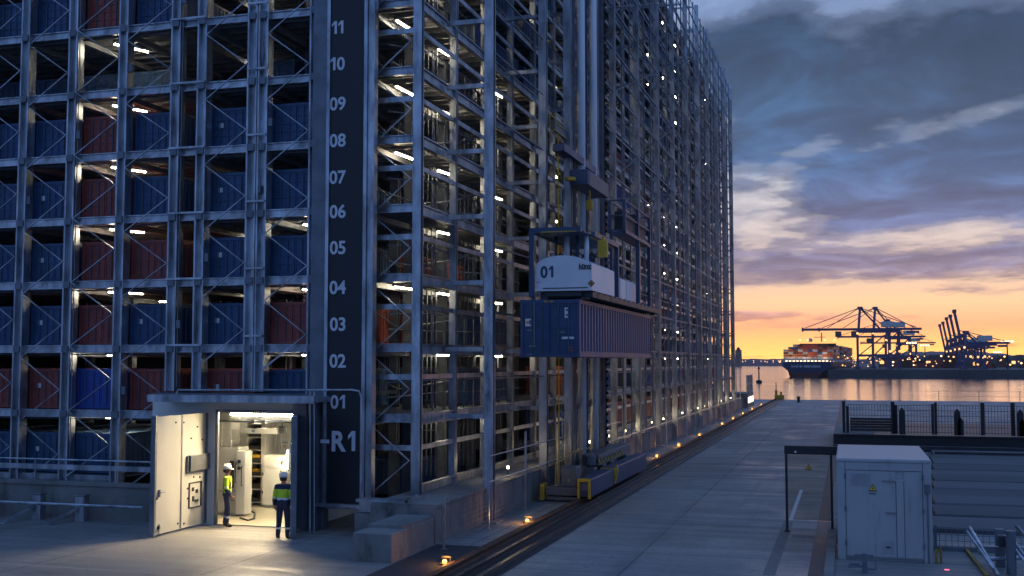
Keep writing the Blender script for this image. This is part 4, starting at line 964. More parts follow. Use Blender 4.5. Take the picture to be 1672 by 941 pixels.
# wire fence in front of the wall
t = thing('wire_fence', 'thin wire fence with slender tall posts in front of the retaining wall', 'fence', (-10.3, 28.4, 0))
fy = [28.2, 32.0] + [36.0 + 4.3 * i for i in range(19)]
for i, y in enumerate(fy):
    m = MB(t.location); m.bar((-10.2, y, 0), (-10.2, y, 1.35 if i < 1 else (2.6 if i < 5 else 5.2)), .06); m.box(-10.27, -10.13, y - .07, y + .07, 0, .02); m.build('post', 'galvanised', t)
m = MB(t.location)
for j in range(9): m.bar((-10.2, 28.2, .12 + .14 * j), (-10.2, 118, .12 + .14 * j), .007)
tag(m.build('wires', 'steel_dull', t), kind='stuff')
m = MB(t.location); m.tube([(-10.2, 32.0, 1.35), (-10.2, fy[-1], 1.35)], .025, 6); m.tube([(-10.2, 32, 2.1), (-10.2, 52, 2.1)], .02, 6); m.build('top_rail', 'galvanised', t)
t = thing('end_railing', 'low lit railing enclosure at the quay end of the rack', 'railing', (-11.2, 121, 0))
m = MB(t.location); m.box(-14, -10.2, 121.6, 129, 0, 1.5); m.build('base', 'wall_concrete', t)
m = MB(t.location)
for y in (122, 123.5, 125, 126.5, 128, 128.9): m.bar((-10.3, y, 1.5), (-10.3, y, 3.4), .12)
m.tube([(-10.3, 121.8, 3.4), (-10.3, 128.9, 3.4)], .06, 6); m.tube([(-10.3, 121.8, 2.5), (-10.3, 128.9, 2.5)], .05, 6); m.build('railing', 'galvanised', t)
for y in (122.6, 124.3, 126, 127.8):
    m = MB(t.location); m.box(-10.19, -10.14, y - .5, y + .5, .5, 1.1); m.build('lamp', 'port_white', t)

# ------------------------------------------------------------------ stacker crane
sc = thing('stacker_crane', 'tall rail-mounted stacker crane with a white hoist housing numbered 01', 'crane', (-9.3, 42, 0))
K = lambda: MB(sc.location)
MX = -10.0
def my(px): return PX(px, 500, MX).y
# mast: a row of upright members with guide tubes painted pale for the light on them
mast = [(928, .14, 'galvanised', .30), (936, .10, 'steel_dull', .20), (944, .22, 'mast_lit_pale', .30), (954, .13, 'crane_navy', .30), (964, .2, 'mast_lit_pale', .34), (973, .13, 'galvanised', .3), (982, .12, 'steel_dull', .3)]
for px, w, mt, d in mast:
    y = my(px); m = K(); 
    if mt == 'mast_lit_pale': m.lathe([(.17, .5), (.17, 38)], (MX + .14, y, 0), 14); mo = m.build('guide_tube', mt, sc, True)
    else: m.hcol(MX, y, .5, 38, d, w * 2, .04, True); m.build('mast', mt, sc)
m = K()
z = 1.2
while z < 37: m.bar((MX - .2, my(928), z), (MX - .2, my(982), z), .08, .1); z += 1.6
m.bar((MX, my(926), 37.9), (MX, my(984), 37.9), .5, .4); m.build('mast_tie', 'crane_navy', sc)
m = K(); y = my(985); 
m.bar((MX + .1, y, .6), (MX + .1, y, 37), .05); 
z = .8
while z < 36: m.box(MX + .06, MX + .20, y - .05, y + .05, z, z + .12); z += .3
m.build('energy_chain', 'black_rubber', sc)
ly = PX(912, 500, -10.05).y
m = K(); m.tube([(-10.05, ly, .3), (-10.05, ly, PX(912, 212, -10.05).z)], .028, 6); m.tube([(-10.05, ly + .45, .3), (-10.05, ly + .45, PX(912, 212, -10.05).z)], .012, 6)
z = .6
while z < 12: m.bar((-10.05, ly, z), (-10.05, ly + .45, z), .012); z += .5
m.build('ladder', 'safety_yellow', sc)
# service basket at the top of the ladder
a = PX(904, 214, -10.05); b = PX(924, 192, -10.05); b.z = a.z + .62
m = K()
for xx in (-10.2, -9.98):
    for yy in (a.y, b.y): m.bar((xx, yy, a.z), (xx, yy, b.z + .05), .03)
    for zz in (a.z + .02, (a.z + b.z) / 2, b.z): m.bar((xx, a.y, zz), (xx, b.y, zz), .025)
for yy in (a.y, b.y):
    for zz in (a.z + .02, b.z): m.bar((-10.2, yy, zz), (-9.98, yy, zz), .025)
bk = m.build('service_basket', 'safety_yellow', sc)
m = K(); m.box(-10.17, -10.0, a.y + .05, b.y - .05, a.z + .06, a.z + .4); m.build('tool_box', 'crane_grey', bk)
# upper trolley clamped round the mast
zt1 = PX(950, 262, MX).z; zt0 = PX(950, 280, MX).z
m = K(); m.box(-10.15, -9.72, my(910), my(968), zt0 + .1, zt1 - .08); m.build('trolley', 'crane_navy', sc)
p0 = PX(950, 302, -9.0); p1 = PX(994, 306, -9.0); q0 = PX(968, 282, -9.0)
m = K(); m.cbox(-9.7, -9.0, p0.y + 1.0, p1.y, q0.z - .55, q0.z, .03); bx = m.build('trolley_box', 'crane_navy', sc)
m = K(); m.box(-8.998, -8.985, p0.y + 1.2, p1.y - .1, q0.z - .56, q0.z - .06); m.build('cover_plate', 'crane_grey', bx)
m = K(); m.lathe([(.2, 0), (.2, .12)], (-9.6, p0.y + .75, q0.z - .45), 14); m.build('sheave', 'safety_yellow', sc)
m = K(); m.tube([(-9.2, p0.y + 2.2, q0.z - .6), (-9.2, p0.y + 2.2, q0.z - 1.0)], .03, 6); m.cbox(-9.32, -9.08, p0.y + 2.08, p0.y + 2.32, q0.z - 1.35, q0.z - 1.0, .03); m.build('hook_block', 'safety_yellow', sc)
# base carriage on the rail
CX0, CX1 = -9.05, -8.55
ya = PX(966, 812, CX1).y; yb = PX(1000, 800, CX1).y; yc = PX(1056, 772, CX1).y
yb = ya + (yc - ya) * .36
m = K(); m.cbox(CX0, CX1, ya, yb - .12, .24, .84, .03); m.build('carriage_beam', 'crane_navy', sc)
m = K(); m.cbox(CX0, CX1, yb + .12, yc, .24, .88, .03); m.build('carriage_beam', 'crane_navy', sc)
m = K(); m.box(CX0 - .03, CX1 + .03, yb - .12, yb + .12, .3, .86); m.tube([(CX1 + .05, yb - .1, .4), (CX1 + .12, yb, .8), (CX1 + .05, yb + .15, 1.0)], .04, 6); m.build('coupling', 'safety_yellow', sc)
m = K(); m.box(CX0 + .02, CX0 + .1, ya - .12, ya - .002, .18, .86); m.box(CX1 - .1, CX1 - .02, ya - .12, ya - .002, .18, .86); m.box(CX0 + .1, CX1 - .1, ya - .12, ya - .002, .76, .86); m.build('bumper', 'safety_yellow', sc)
m = K(); m.box(CX0 + .1, CX1 - .1, ya - .03, ya - .002, .44, .74); m.build('sign_plate', 'crane_grey', sc)
for yy in (ya + .5, yb - .6, yb + .8, yc - .6):
    m = K(); m.prism([(yy + .17 * math.cos(i * .5236), .32 + .17 * math.sin(i * .5236)) for i in range(12)], -8.90, -8.70, 'x'); m.build('wheel', 'rail_steel', sc)
for a6 in ((ya + .2, ya + .9, .24, .52), (ya + .25, ya + .5, .06, .18), (yc - 2.0, yc - 1.4, .22, .6)):
    m = K(); m.cbox(-10.25, CX0 - .01, *a6, .02); m.build('cross_beam', 'crane_grey', sc)
m = K(); m.box(-10.42, -10.27, ya + .1, ya + .6, .06, .62); m.build('guide_shoe', 'safety_yellow', sc)
m = K(); m.box(-10.2, -9.2, ya + 1.0, yc - 1.3, .24, .50); m.build('base_frame', 'crane_grey', sc)
m = K(); m.cbox(-9.70, -9.15, ya + .25, ya + .95, .54, 1.22, .03); mb = m.build('switch_box', 'crane_grey', sc)
m = K(); m.box(-9.70, -9.17, ya + .235, ya + .247, .92, 1.19); m.box(-9.68, -9.17, ya + .235, ya + .247, .58, .88); m.build('door', 'crane_grey', mb)
m = K(); m.box(-9.45, -9.38, ya + .22, ya + .232, .72, .8); m.build('status_mark', 'safety_yellow', mb)
m = K(); m.cbox(-9.75, -9.1, yb - .2, yc - .9, .96, 1.36, .03); m.build('drive_girder', 'crane_grey', sc)
for yy in (yb - .8, yb + .9, yb + 2.4, yc - 1.6):
    m = K(); m.lathe([(.16, 0), (.2, .05), (.2, .35), (.13, .42)], (-9.3, yy, 1.0 if yy < yb else .60), 10); m.cbox(-9.5, -9.1, yy - .3, yy + .3, .55, .95, .03); m.build('motor', 'crane_grey', sc)
m = K()
for i in range(9): m.tube([(-8.95, yb - .7 + i * .55, 1.06), (-9.05, yb - .5 + i * .55, 1.2), (-9.2, yb - .2 + i * .55, 1.12)], .03, 5)
m.build('hose', 'safety_yellow', sc)
m = K(); m.tube([(-9.9, ya + .3, 1.3), (-9.8, ya + 2.6, 1.55), (-9.78, yb + 2.0, 1.5)], .022, 6); m.tube([(-9.9, ya + .3, .5), (-9.9, ya + .3, 1.3)], .022, 6); m.build('handrail', 'safety_yellow', sc)
# hoist carriage above the hanging container
HXR, HY0 = -7.93, 34.15
zf = lambda y: PY(920, y, HY0).z
hx0, hx1 = PY(874, 450, HY0).x, PY(966, 450, HY0).x
zb_, zs_, zp_ = zf(475), zf(430), zf(417)
prof = [(hx0, zb_), (hx1, zb_), (hx1, zs_ - .02)]
for i in range(9):
    u = 1 - i / 8; prof.append((hx0 + (hx1 - hx0) * u, zs_ + (zp_ - zs_) * (1 - abs(2 * u - .95) ** 2.2) if 0 < i < 8 else zs_ - .02))
yh1 = PX(985, 450, HXR).y
ho = K(); ho.prism(prof, HY0, yh1, 'y'); hs = ho.build('hoist_housing', 'hoist_white', sc)
a_ = PY(880, 468, HY0); m = K(); m.box(hx0 + .25, hx1 - .12, HY0 - .012, HY0 - .002, zb_ + .07, zb_ + .10); m.box(hx0 + .02, hx0 + .2, HY0 - .01, HY0 - .002, zb_ + .28, zb_ + .29); m.build('groove', 'steel_dark', hs)
p = PY(893, 444, HY0); text_mesh('number', '01', .50, 'crane_navy', hs, (p.x + 9.3, HY0 - 42 - .006, p.z), FACE, .018, squash=.92)
p = PY(955.5, 434.5, HY0); text_mesh('lettering', 'künz', .22, 'steel_dark', hs, (p.x + 9.3, HY0 - 42 - .006, p.z), FACE, .010, squash=.92)
p = PY(955.5, 440, HY0); m = K(); m.box(p.x - .21, p.x + .21, HY0 - .009, HY0 - .003, p.z - .006, p.z + .006); m.build('underline', 'crane_grey', hs)
p = PY(966.5 - 1, 463, HY0); m = K(); r_ = .115; m.prism([(p.x - r_, p.z), (p.x, p.z - r_), (p.x + r_, p.z), (p.x, p.z + r_)], HY0 - .014, HY0 - .004, 'y', 0); r_ = .085; m.prism([(p.x - r_, p.z), (p.x, p.z - r_), (p.x + r_, p.z), (p.x, p.z + r_)], HY0 - .018, HY0 - .0145, 'y', 1); m.box(p.x - .03, p.x + .03, HY0 - .021, HY0 - .0185, p.z - .04, p.z + .04, 0)
m.build('warning_diamond', ['steel_dark', 'sticker_orange'], hs)
# further housing segments along the yard side
segs = [(986, 1002, 420, 474, 'hoist_white'), (1004, 1012, 424, 480, 'crane_navy'), (1013, 1022, 430, 484, 'hoist_white'), (1023, 1038, 432, 486, 'hoist_white')]
zs2 = zs_ + .05
for (pa, pb, y0_, y1_, mt) in segs:
    ya_, yb_ = PX(pa, 450, HXR).y, PX(pb, 450, HXR).y
    m = K(); m.cbox(hx0 + .15, HXR - (.0 if mt == 'hoist_white' else .12), ya_, yb_, zb_ - .02, zs2 + (.02 if pa < 1000 else -.06), .05); m.build('housing_segment', mt, sc)
yend = PX(1062, 490, HXR).y
m = K(); m.box(hx0 + .1, hx1 - .02, HY0 + .25, yend, zb_ - .20, zb_ - .03); m.box(hx0 + .35, hx1 - .35, HY0 + .1, HY0 + .24, zb_ - .16, zb_ - .02); m.build('spreader', 'steel_dark', sc)
for i in range(14):
    m = K(); m.cbox(hx1 - .35, hx1 - .03, HY0 + .6 + i * .85, HY0 + .95 + i * .85, zb_ - .02 - .16, zb_ + .02, .02); m.build('spreader_fitting', 'crane_navy', sc)
for xx in (hx0 + .25, hx1 - .25):
    for yy in (HY0 + .2, yend - .3):
        m = K(); m.cbox(xx - .12, xx + .12, yy - .12, yy + .12, zb_ - .27, zb_ - .205, .02); m.build('twist_lock', 'steel_dark', sc)
for (pp, yy) in ((1000, HY0 + .9), (0, HY0 + 3)):
    m = K(); m.box(hx1 - .2, hx1 - .02, yy, yy + .12, zb_ - .18, zb_ - .06); m.build('lamp', 'sticker_orange', sc)
# lifting frame round the hoist: posts and roof platform
zr1 = PY(900, 373, HY0).z; zr0 = PY(900, 381, HY0).z
fx0 = PY(868, 400, HY0 - .15).x; fx1 = HXR + .16
yr = PX(1007, 400, fx1).y; yq = PX(1042, 450, fx1).y; ye_ = PX(1060, 450, fx1).y
for (xx, yy, zb2) in ((fx0, HY0 - .15, zb_ - .2), (fx1, yr, zb_ - .2), (fx1, yq, zb_ - .15), (fx0, yr, zb_ - .2), (fx1, ye_, zb_ - .2)):
    m = K(); m.box(xx - .07, xx + .07, yy - .07, yy + .07, zb2, zr0 - .004 if yy < yq - .1 else PX(1042, 395, fx1).z); m.build('frame_post', 'crane_navy', sc)
m = K(); m.box(fx0 - .07, fx0 + .07, HY0 - .22, yr + .07, zr0, zr1); m.box(fx1 - .07, fx1 + .07, HY0 + 1.2, yr + .07, zr0, zr1); m.box(fx0 + .07, fx1 - .07, HY0 - .22, HY0 - .08, zr0, zr1); m.box(fx0 + .07, fx1 - .07, yr - .07, yr + .07, zr0, zr1)
m.box(fx0 + .07, fx1 - .07, HY0 + .2, yr - .5, zr0 + .03, zr0 + .07)
pf = m.build('roof_platform', 'crane_navy', sc)
m = K(); m.box(fx0 + .3, fx1 - .2, HY0 - .235, HY0 - .222, zr0 - .0, zr0 + .03); m.box(fx1 - .14, fx1 - .075, HY0 + 1.25, yr - .1, zr0 - .03, zr0 - .004); m.build('edge_strip', 'safety_yellow', pf)
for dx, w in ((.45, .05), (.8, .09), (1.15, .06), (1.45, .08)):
    m = K(); m.tube([(fx0 + dx, HY0 + 1.2, zp_ - .1), (fx0 + dx, HY0 + 1.2, zr0 + .03)], w, 8); m.build('hoist_cylinder', 'mast_lit_pale' if w > .07 else 'crane_navy', sc, True)
p = PY(985, 405, HY0 + 1.6); m = K(); m.cbox(p.x - .18, p.x + .14, HY0 + 1.5, HY0 + 1.75, p.z - .3, p.z + .25, .04); m.tube([(p.x, HY0 + 1.6, p.z + .2), (p.x, HY0 + 1.6, zr0 + .03)], .05, 6); m.build('hook_block', 'safety_yellow', sc)
m = K()
for i in range(7):
    x = fx0 + .35 + i * .21; m.tube([(x, HY0 + 1.5, zp_ - .05), (x + .08, HY0 + 1.8, zp_ + .25), (x + .2, HY0 + 2.2, zp_ + .1)], .025, 5)
m.build('hose', 'black_rubber', sc)
# rear machinery cage on the frame
c0, c1 = PX(1020, 400, fx1).y, PX(1060, 400, fx1).y
zc1 = PX(1036, 385, fx1).z
m = K()
for yy in (c0, (c0 + c1) / 2, c1):
    for xx in (fx1 - .55, fx1): m.box(xx - .05, xx + .05, yy - .05, yy + .05, zc1 - .1, zc1 + 1.1)
for zz in (zc1, zc1 + .55, zc1 + 1.1):
    for xx in (fx1 - .55, fx1): m.bar((xx, c0, zz), (xx, c1, zz), .05)
    for yy in (c0, c1): m.bar((fx1 - .55, yy, zz), (fx1, yy, zz), .05)
cg = m.build('machinery_cage', 'crane_navy', sc)
m = K(); m.box(fx1 - .555, fx1 + .06, c0 - .05, c1 + .05, zc1 - .12, zc1 - .052); m.build('floor', 'crane_navy', cg)
m = K(); m.cbox(fx1 - .45, fx1 - .1, c0 + .3, (c0 + c1) / 2, zc1 + .06, zc1 + .75, .05); m.cbox(fx1 - .45, fx1 - .1, (c0 + c1) / 2 + .2, c1 - .3, zc1 + .06, zc1 + .95, .05); m.build('winch', 'black_paint', cg)
m = K()
for yy in (c0, c1): 
    for xx in (fx1 - .5,): m.box(xx - .05, xx + .05, yy - .05, yy + .05, zb_ - .2, zc1 - .125)
m.build('frame_post', 'crane_navy', sc)
m = K(); m.bar((MX + .1, my(950), zr1 - .1), (fx0, my(950), zr1 - .1), .3, .3); m.build('mast_bracket', 'crane_navy', sc); m = K(); m.bar((MX + .05, my(950), zb_ + .3), (hx0 + .3, my(950), zb_ + .3), .35, .4); m.build('mast_bracket', 'crane_navy', sc)
# the container it carries
cz0 = PY(900, 583, 34.0).z; cz1 = PY(900, 489.5, 34.0).z
cw = PY(946, 540, 34).x - PY(849.5, 540, 34).x
hc = make_container('shipping_container', 'navy blue container hanging under the stacker crane hoist', cw, cz1 - cz0, 13.3, 'paint_navy', None, False, 1, 30)
hc.location = (PY(897.7, 540, 34).x, 34.0, cz0)
hw = cw / 2; hh = cz1 - cz0
m = MB(); m.box(hw - .47, hw - .34, .003, .012, hh * .68, hh * .86); m.build('sticker', 'sticker_white', hc)
m = MB(); m.box(-hw + .16, -hw + .36, .003, .0115, hh * .54, hh * .67, 0); m.prism([(-hw + .235 + .055 * math.cos(i * .5236), hh * .605 + .055 * math.sin(i * .5236)) for i in range(12)], -.001, .0025, 'y', 1); m.box(-hw + .29, -hw + .34, -.001, .0025, hh * .565, hh * .65, 2); m.build('logo_sticker', ['sticker_white', 'sticker_orange', 'paint_blue_bright'], hc)
m = MB(); m.box(hw - .56, hw - .18, .003, .0115, hh * .31, hh * .35); m.build('sticker', 'sticker_white', hc)
for dz in (.71, .80):
    m = MB(); m.box(hw - .435, hw - .375, -.001, .0025, hh * dz, hh * dz + .06); m.build('sticker_mark', 'paint_blue_bright', hc)
m = MB(); m.tube([(-hw + .45, -.03, hh * .19), (-hw + .45, -.03, hh * .95)], .016, 6); m.build('lock_rod', 'grey_plastic', hc)
for dx in (-.12, .06):
    m = MB(); m.box(dx - .05, dx + .05, -.012, -.002, hh * .955, hh * .98); m.build('corner_mark', 'sticker_orange', hc)
m = MB(); c_ = (hw - .28, hh * .14); m.prism([(c_[0] + .08 * math.cos(i * .5236), c_[1] + .08 * math.sin(i * .5236)) for i in range(12)], .002, .0115, 'y', 0); m.prism([(c_[0] + .055 * math.cos(i * .5236), c_[1] + .055 * math.sin(i * .5236)) for i in range(12)], -.001, .0015, 'y', 1); m.build('round_mark', ['paint_orange', 'crane_navy'], hc)
m = MB(); m.box(-hw + .28, -hw + .5, -.02, .01, hh * .18, hh * .20); m.box(hw - .62, hw - .46, -.02, .01, hh * .42, hh * .44); m.box(-hw + .22, -hw + .36, -.01, .01, hh * .46, hh * .48); m.box(-hw + .2, -hw + .4, -.01, .01, hh * .035, hh * .05); m.build('handle', 'grey_plastic', hc)

# ------------------------------------------------------------------ right foreground: cabin, glass screen, fences, planks
fa = G(1368, 906); fb = G(1521, 912); Yc = 29.6
X0 = PY(1367, 830, Yc).x; X1 = PY(1522, 830, Yc).x; Zc = PY(1440, 751, Yc).z; Yd = Yc + 4.8
cb = thing('equipment_cabin', 'pale grey box cabin with a yellow warning sign on its front', 'cabin', ((X0 + X1) / 2, Yc, 0))
Q = lambda: MB(cb.location)
m = Q(); m.cbox(X0 + .06, X1 - .06, Yc + .05, Yd, .06, Zc - .04, .03); m.box(X0 + .1, X1 - .1, Yc + .1, Yd - .05, 0, .059); m.build('body', 'cabin_white', cb)
m = Q(); m.cbox(X0 - .01, X1 + .01, Yc - .01, Yd + .03, Zc - .06, Zc + .02, .025); m.build('roof', 'cabin_white', cb)
for x in (X0, X1 - .2):
    m = Q(); m.cbox(x, x + .2, Yc - .005, Yc + .2, .0, Zc - .065, .02); m.build('corner_post', 'cabin_white', cb)
m = Q(); m.box(X0 + .21, X1 - .21, Yc + .005, Yc + .049, Zc - .26, Zc - .07); m.build('lintel', 'cabin_white', cb)
xs = PY(1464, 830, Yc).x; xe = PY(1476, 830, Yc).x
for (a, b) in ((X0 + .22, xs - .012), (xe + .012, X1 - .22)):
    m = Q(); m.box(a, b, Yc + .012, Yc + .049, .10, Zc - .28); dr = m.build('door', 'cabin_white', cb)
m = Q(); zt_ = PY(1464, 783, Yc).z; m.box(xs, xe, Yc - .012, Yc + .03, .11, zt_ - .05); m.box(xs - .02, xe + .02, Yc - .02, Yc + .04, zt_ - .05, zt_); m.build('lock_bar', 'cabin_white', cb)
m = Q(); m.box(xs - .012, xs - .001, Yc + .002, Yc + .03, .11, zt_); m.box(xe + .001, xe + .012, Yc + .002, Yc + .03, .11, zt_); m.build('seal', 'steel_dark', cb)
m = Q(); m.box(xs - .32, xs - .02, Yc - .02, Yc + .011, zt_ - .06, zt_ - .03); m.box(xs - .25, xs - .02, Yc - .02, Yc + .011, zt_ - .84, zt_ - .80); m.build('handle', 'grey_plastic', cb)
a = PY(1441, 883, Yc); b = PY(1460, 905, Yc); m = Q(); m.box(a.x, b.x, Yc + .0, Yc + .0115, b.z, a.z); m.box(a.x + .06, b.x - .06, Yc - .01, Yc - .001, b.z + .07, a.z - .07); m.box(a.x + .08, b.x - .08, Yc - .014, Yc - .0105, (a.z + b.z) / 2 - .02, (a.z + b.z) / 2 + .02, 1); m.build('vent_cover', ['paint_grey', 'steel_dark'], cb)
m = Q(); m.tube([(X1 - .1, Yc - .03, .02), (X1 - .1, Yc - .03, 1.7), (X1 - .1, Yc - .01, 1.75)], .018, 6); m.box(X1 - .17, X1 - .03, Yc - .06, Yc - .007, 1.7, 1.9); m.build('conduit', 'steel_dull', cb)
for q in range(6):
    m = Q(); z = Zc - .36 - .05 * q; m.box(X0 + .35, X0 + .8, Yc - .004, Yc + .011, z - .016, z + .008); m.build('louvre', 'paint_grey', cb)
def warn(c, parent, yy, s=.105):
    m = MB(parent.location); m.prism([(c.x - s, c.z - s * .8), (c.x + s, c.z - s * .8), (c.x, c.z + s * .95)], yy - .006, yy, 'y', 1); s2 = s * .8
    m.prism([(c.x - s2, c.z - s2 * .72), (c.x + s2, c.z - s2 * .72), (c.x, c.z + s2 * .86)], yy - .009, yy - .0065, 'y', 0)
    m.prism([(c.x + .02, c.z + .035), (c.x - .025, c.z - .01), (c.x - .003, c.z - .01), (c.x - .02, c.z - .06), (c.x + .027, c.z + .002), (c.x + .005, c.z + .002)], yy - .011, yy - .0095, 'y', 1)
    w_ = m.build('warning_sign', ['warning_yellow', 'black_paint'], parent)
    return w_
c = PY(1425, 797, Yc); warn(c, cb, Yc + .011)
m = Q(); m.box(c.x - .09, c.x + .07, Yc + .006, Yc + .0115, c.z - .155, c.z - .13); m.build('sign_text', 'steel_dark', cb)
for zz in (.35, 1.2, 2.0):
    m = Q(); m.tube([(X0 + .2, Yc - .02, zz), (X0 + .2, Yc - .02, zz + .12)], .02, 6); m.tube([(X1 - .2, Yc - .02, zz), (X1 - .2, Yc - .02, zz + .12)], .02, 6); m.build('hinge', 'steel_dull', cb)
m = MB((X1 + .1, Yc, 0)); m.bar((X1 + .07, Yc - .03, 0), (X1 + .07, Yc - .03, .36), .06); m.bar((X1 + .18, Yc + .1, 0), (X1 + .18, Yc + .1, .4), .05); m.bar((X1 + .07, Yc - .03, .3), (X1 + .18, Yc + .1, .3), .04)
o = m.build('corner_guard', 'worn_yellow'); tag(o, 'scuffed yellow corner guard at the foot of the cabin', 'guard')
Ys = 33.9
gs = thing('glass_screen', 'clear glass screen in a black frame with a yellow warning sign, left of the cabin', 'screen', (-1.1, Ys, 0))
T = lambda: MB(gs.location)
xa, xb = PY(1284.5, 800, Ys).x, PY(1358, 800, Ys).x; xc = PY(1368, 800, Ys).x
zt_ = PY(1300, 728, Ys).z; zl = PY(1300, 742, Ys).z
for x in (xa, xb):
    m = T(); m.box(x - .035, x + .035, Ys - .035, Ys + .035, 0, zl - .003); m.lathe([(.09, 0), (.09, .02), (.05, .05)], (x, Ys, 0), 10); m.build('post', 'black_paint', gs)
m = T(); m.box(xa - .05, xc + .05, Ys - .06, Ys + .06, zl, zt_); m.build('header', 'black_paint', gs)
m = T(); m.box(xa + .04, xb - .04, Ys - .006, Ys + .006, PY(1320, 850, Ys).z, zl - .01); m.build('pane', 'glass', gs)
m = T(); q = PY(1299, 739, Ys); m.lathe([(.03, 0), (.03, .05)], (q.x, Ys - .1, q.z), 8); m.build('bolt', 'sticker_white', gs)
c = PY(1320.5, 763, Ys); warn(c, gs, Ys - .0065)
# fence platform across the back
Yf = 66.0
t = thing('platform_wall', 'long black steel platform edge under the mesh fence', 'platform', (10, Yf, 0))
x0 = PY(1361, 720, Yf).x
zt_ = PY(1500, 711, Yf).z; 
m = MB(t.location); m.box(x0, 60, Yf, 80, 0, zt_ - .06); m.build('body', 'black_paint', t)
m = MB(t.location); m.ibeam('x', Yf - .15, zt_, x0, 60, .28, .75, .06); m.build('edge_beam', 'black_paint', t)
m = MB(t.location); m.bar((x0, Yf - 2.2, .32), (60, Yf - 2.2, .32), .3, .22); m.bar((x0 + 5, Yf - 4.2, .22), (60, Yf - 4.2, .22), .2, .2); m.build('lower_rail', 'steel_dark', t)
m = MB(t.location); m.box(x0 + .05, x0 + 2.2, Yf + .1, Yf + 9, zt_ - .055, zt_ + .02); m.build('landing', 'wall_concrete', t)
t = thing('mesh_fence', 'dark wire mesh fence with uneven square posts on the platform', 'fence', (10, Yf + 1.0, zt_))
YF = Yf + 1.0
for px, top, w in ((1378, 655, .16), (1384, 663, .16), (1458, 656, .2), (1462.5, 661, .2), (1523, 660, .14), (1528, 657, .14), (1604.5, 658, .2), (1654, 658, .2)):
    q = PY(px, 690, YF).x; m = MB(t.location); m.box(q - w / 2, q + w / 2, YF - w / 2, YF + w / 2, zt_, PY(px, top, YF).z); m.build('post', 'black_paint', t)
for px, top in ((1473, 666), (1563, 668), (1568, 682), (1666, 669), (1669, 684)):
    q = PY(px, 690, YF - .4).x; zz = PY(px, top, YF - .4).z; m = MB(t.location); m.prism([(q - .16, zt_), (q + .16, zt_), (q + .16, zz - .22), (q + .03, zz), (q - .03, zz), (q - .16, zz - .22)], YF - .55, YF - .25, 'y'); m.build('post', 'black_paint', t)
zz1 = PY(1500, 662, YF).z
m = MB(t.location)
xx = PY(1385, 690, YF).x
while xx < 24: m.bar((xx, YF + .11, zt_ + .02), (xx, YF + .11, zz1), .018); xx += .16
j = 0
while j < 6: m.bar((PY(1385, 690, YF).x, YF + .12, zt_ + .1 + j * (zz1 - zt_ - .1) / 5), (24, YF + .12, zt_ + .1 + j * (zz1 - zt_ - .1) / 5), .02); j += 1
tag(m.build('mesh', 'black_paint', t), kind='stuff')
a = PY(1388, 682, YF - .2); b = PY(1459, 705, YF - .2); m = MB(t.location)
for i in range(5): m.box(a.x, b.x, YF - .3, YF - .2, b.z + (a.z - b.z) * i / 5 + .02, b.z + (a.z - b.z) * (i + 1) / 5)
m.build('solid_panel', 'black_paint', t)
# rows of long steel planks lying on the yard
mat('plank_steel', (.10, .105, .12), .7, .1, .3, 1.5, stretch=(.3, 1, 1)); mat('plank_dark', (.07, .075, .085), .7, .1, .3, 1.5, stretch=(.3, 1, 1))
GP = 'long steel planks laid in rows on the yard'
pys = [873, 852, 834, 820, 807, 795, 785, 775, 766, 758, 750, 743]
for i, py in enumerate(pys):
    q = G(1600, py); y = q.y; gap = (G(1600, pys[i + 1]).y - y) if i + 1 < len(pys) else 2.6
    xl = G(1521, py).x + (.15 if i % 3 else .05); hgt = .16 + .03 * (i % 3)
    m = MB((10, y, 0)); w = gap * .66
    m.prism([(y, 0), (y + w, 0), (y + w, hgt + .06), (y + w - .05, hgt + .09), (y + .06, hgt), (y, hgt - .04)], xl, 30, 'x')
    o = m.build('steel_plank', ['plank_steel', 'plank_dark'][i % 2]); tag(o, f'long grey steel plank lying behind the cabin, {ORD[i]} from the front', 'plank', GP)
t = thing('floor_fence', 'low wire mesh fence panel right of the cabin', 'fence', (3, 31.6, 0))
yy = 31.7; xa = PY(1524, 880, yy).x
m = MB(t.location); zz0, zz1 = PY(1600, 895, yy).z, PY(1600, 866, yy).z
x = xa
while x < 8: m.bar((x, yy, zz0), (x, yy, zz1), .014); x += .15
for j in range(4): m.bar((xa, yy + .01, zz0 + (zz1 - zz0) * j / 3), (8, yy + .01, zz0 + (zz1 - zz0) * j / 3), .016)
tag(m.build('mesh', 'steel_dull', t), kind='stuff')
m = MB(t.location); m.box(xa, 8, yy - .05, yy + .08, 0, zz0 - .01); m.build('base', 'steel_dull', t)
for x in (xa + .05, 4.4, 7.0):
    m = MB(t.location); m.bar((x, yy - .03, 0), (x, yy - .03, zz1 + .1), .06); m.build('post', 'steel_dull', t)
t = thing('tube_trestle', 'tangle of grey tubular steel trestle frame at the right picture edge', 'trestle', (3.6, 28.6, 0))
U = lambda: MB(t.location)
def gt(px, py, d): return PY(px, py, d)
m = U(); m.tube([gt(1583, 862, 30.5), gt(1630, 941, 28.0)], .05, 8); m.tube([gt(1579, 868, 30.4), gt(1622, 930, 28.2)], .035, 8); m.tube([gt(1592, 872, 30.2), gt(1600, 905, 29.5)], .03, 6); m.build('rail', 'galvanised', t)
m = U(); m.tube([gt(1612, 913, 29.2), gt(1672, 911, 29.2)], .05, 8); m.tube([gt(1604, 893, 29.4), gt(1680, 895, 29.4)], .03, 8); m.build('cross_tube', 'galvanised', t)
q = gt(1633, 900, 29.6); m = U(); m.box(q.x - .1, q.x + .1, 29.5, 29.7, 0, gt(1633, 864, 29.6).z); m.build('upright', 'steel_dull', t)
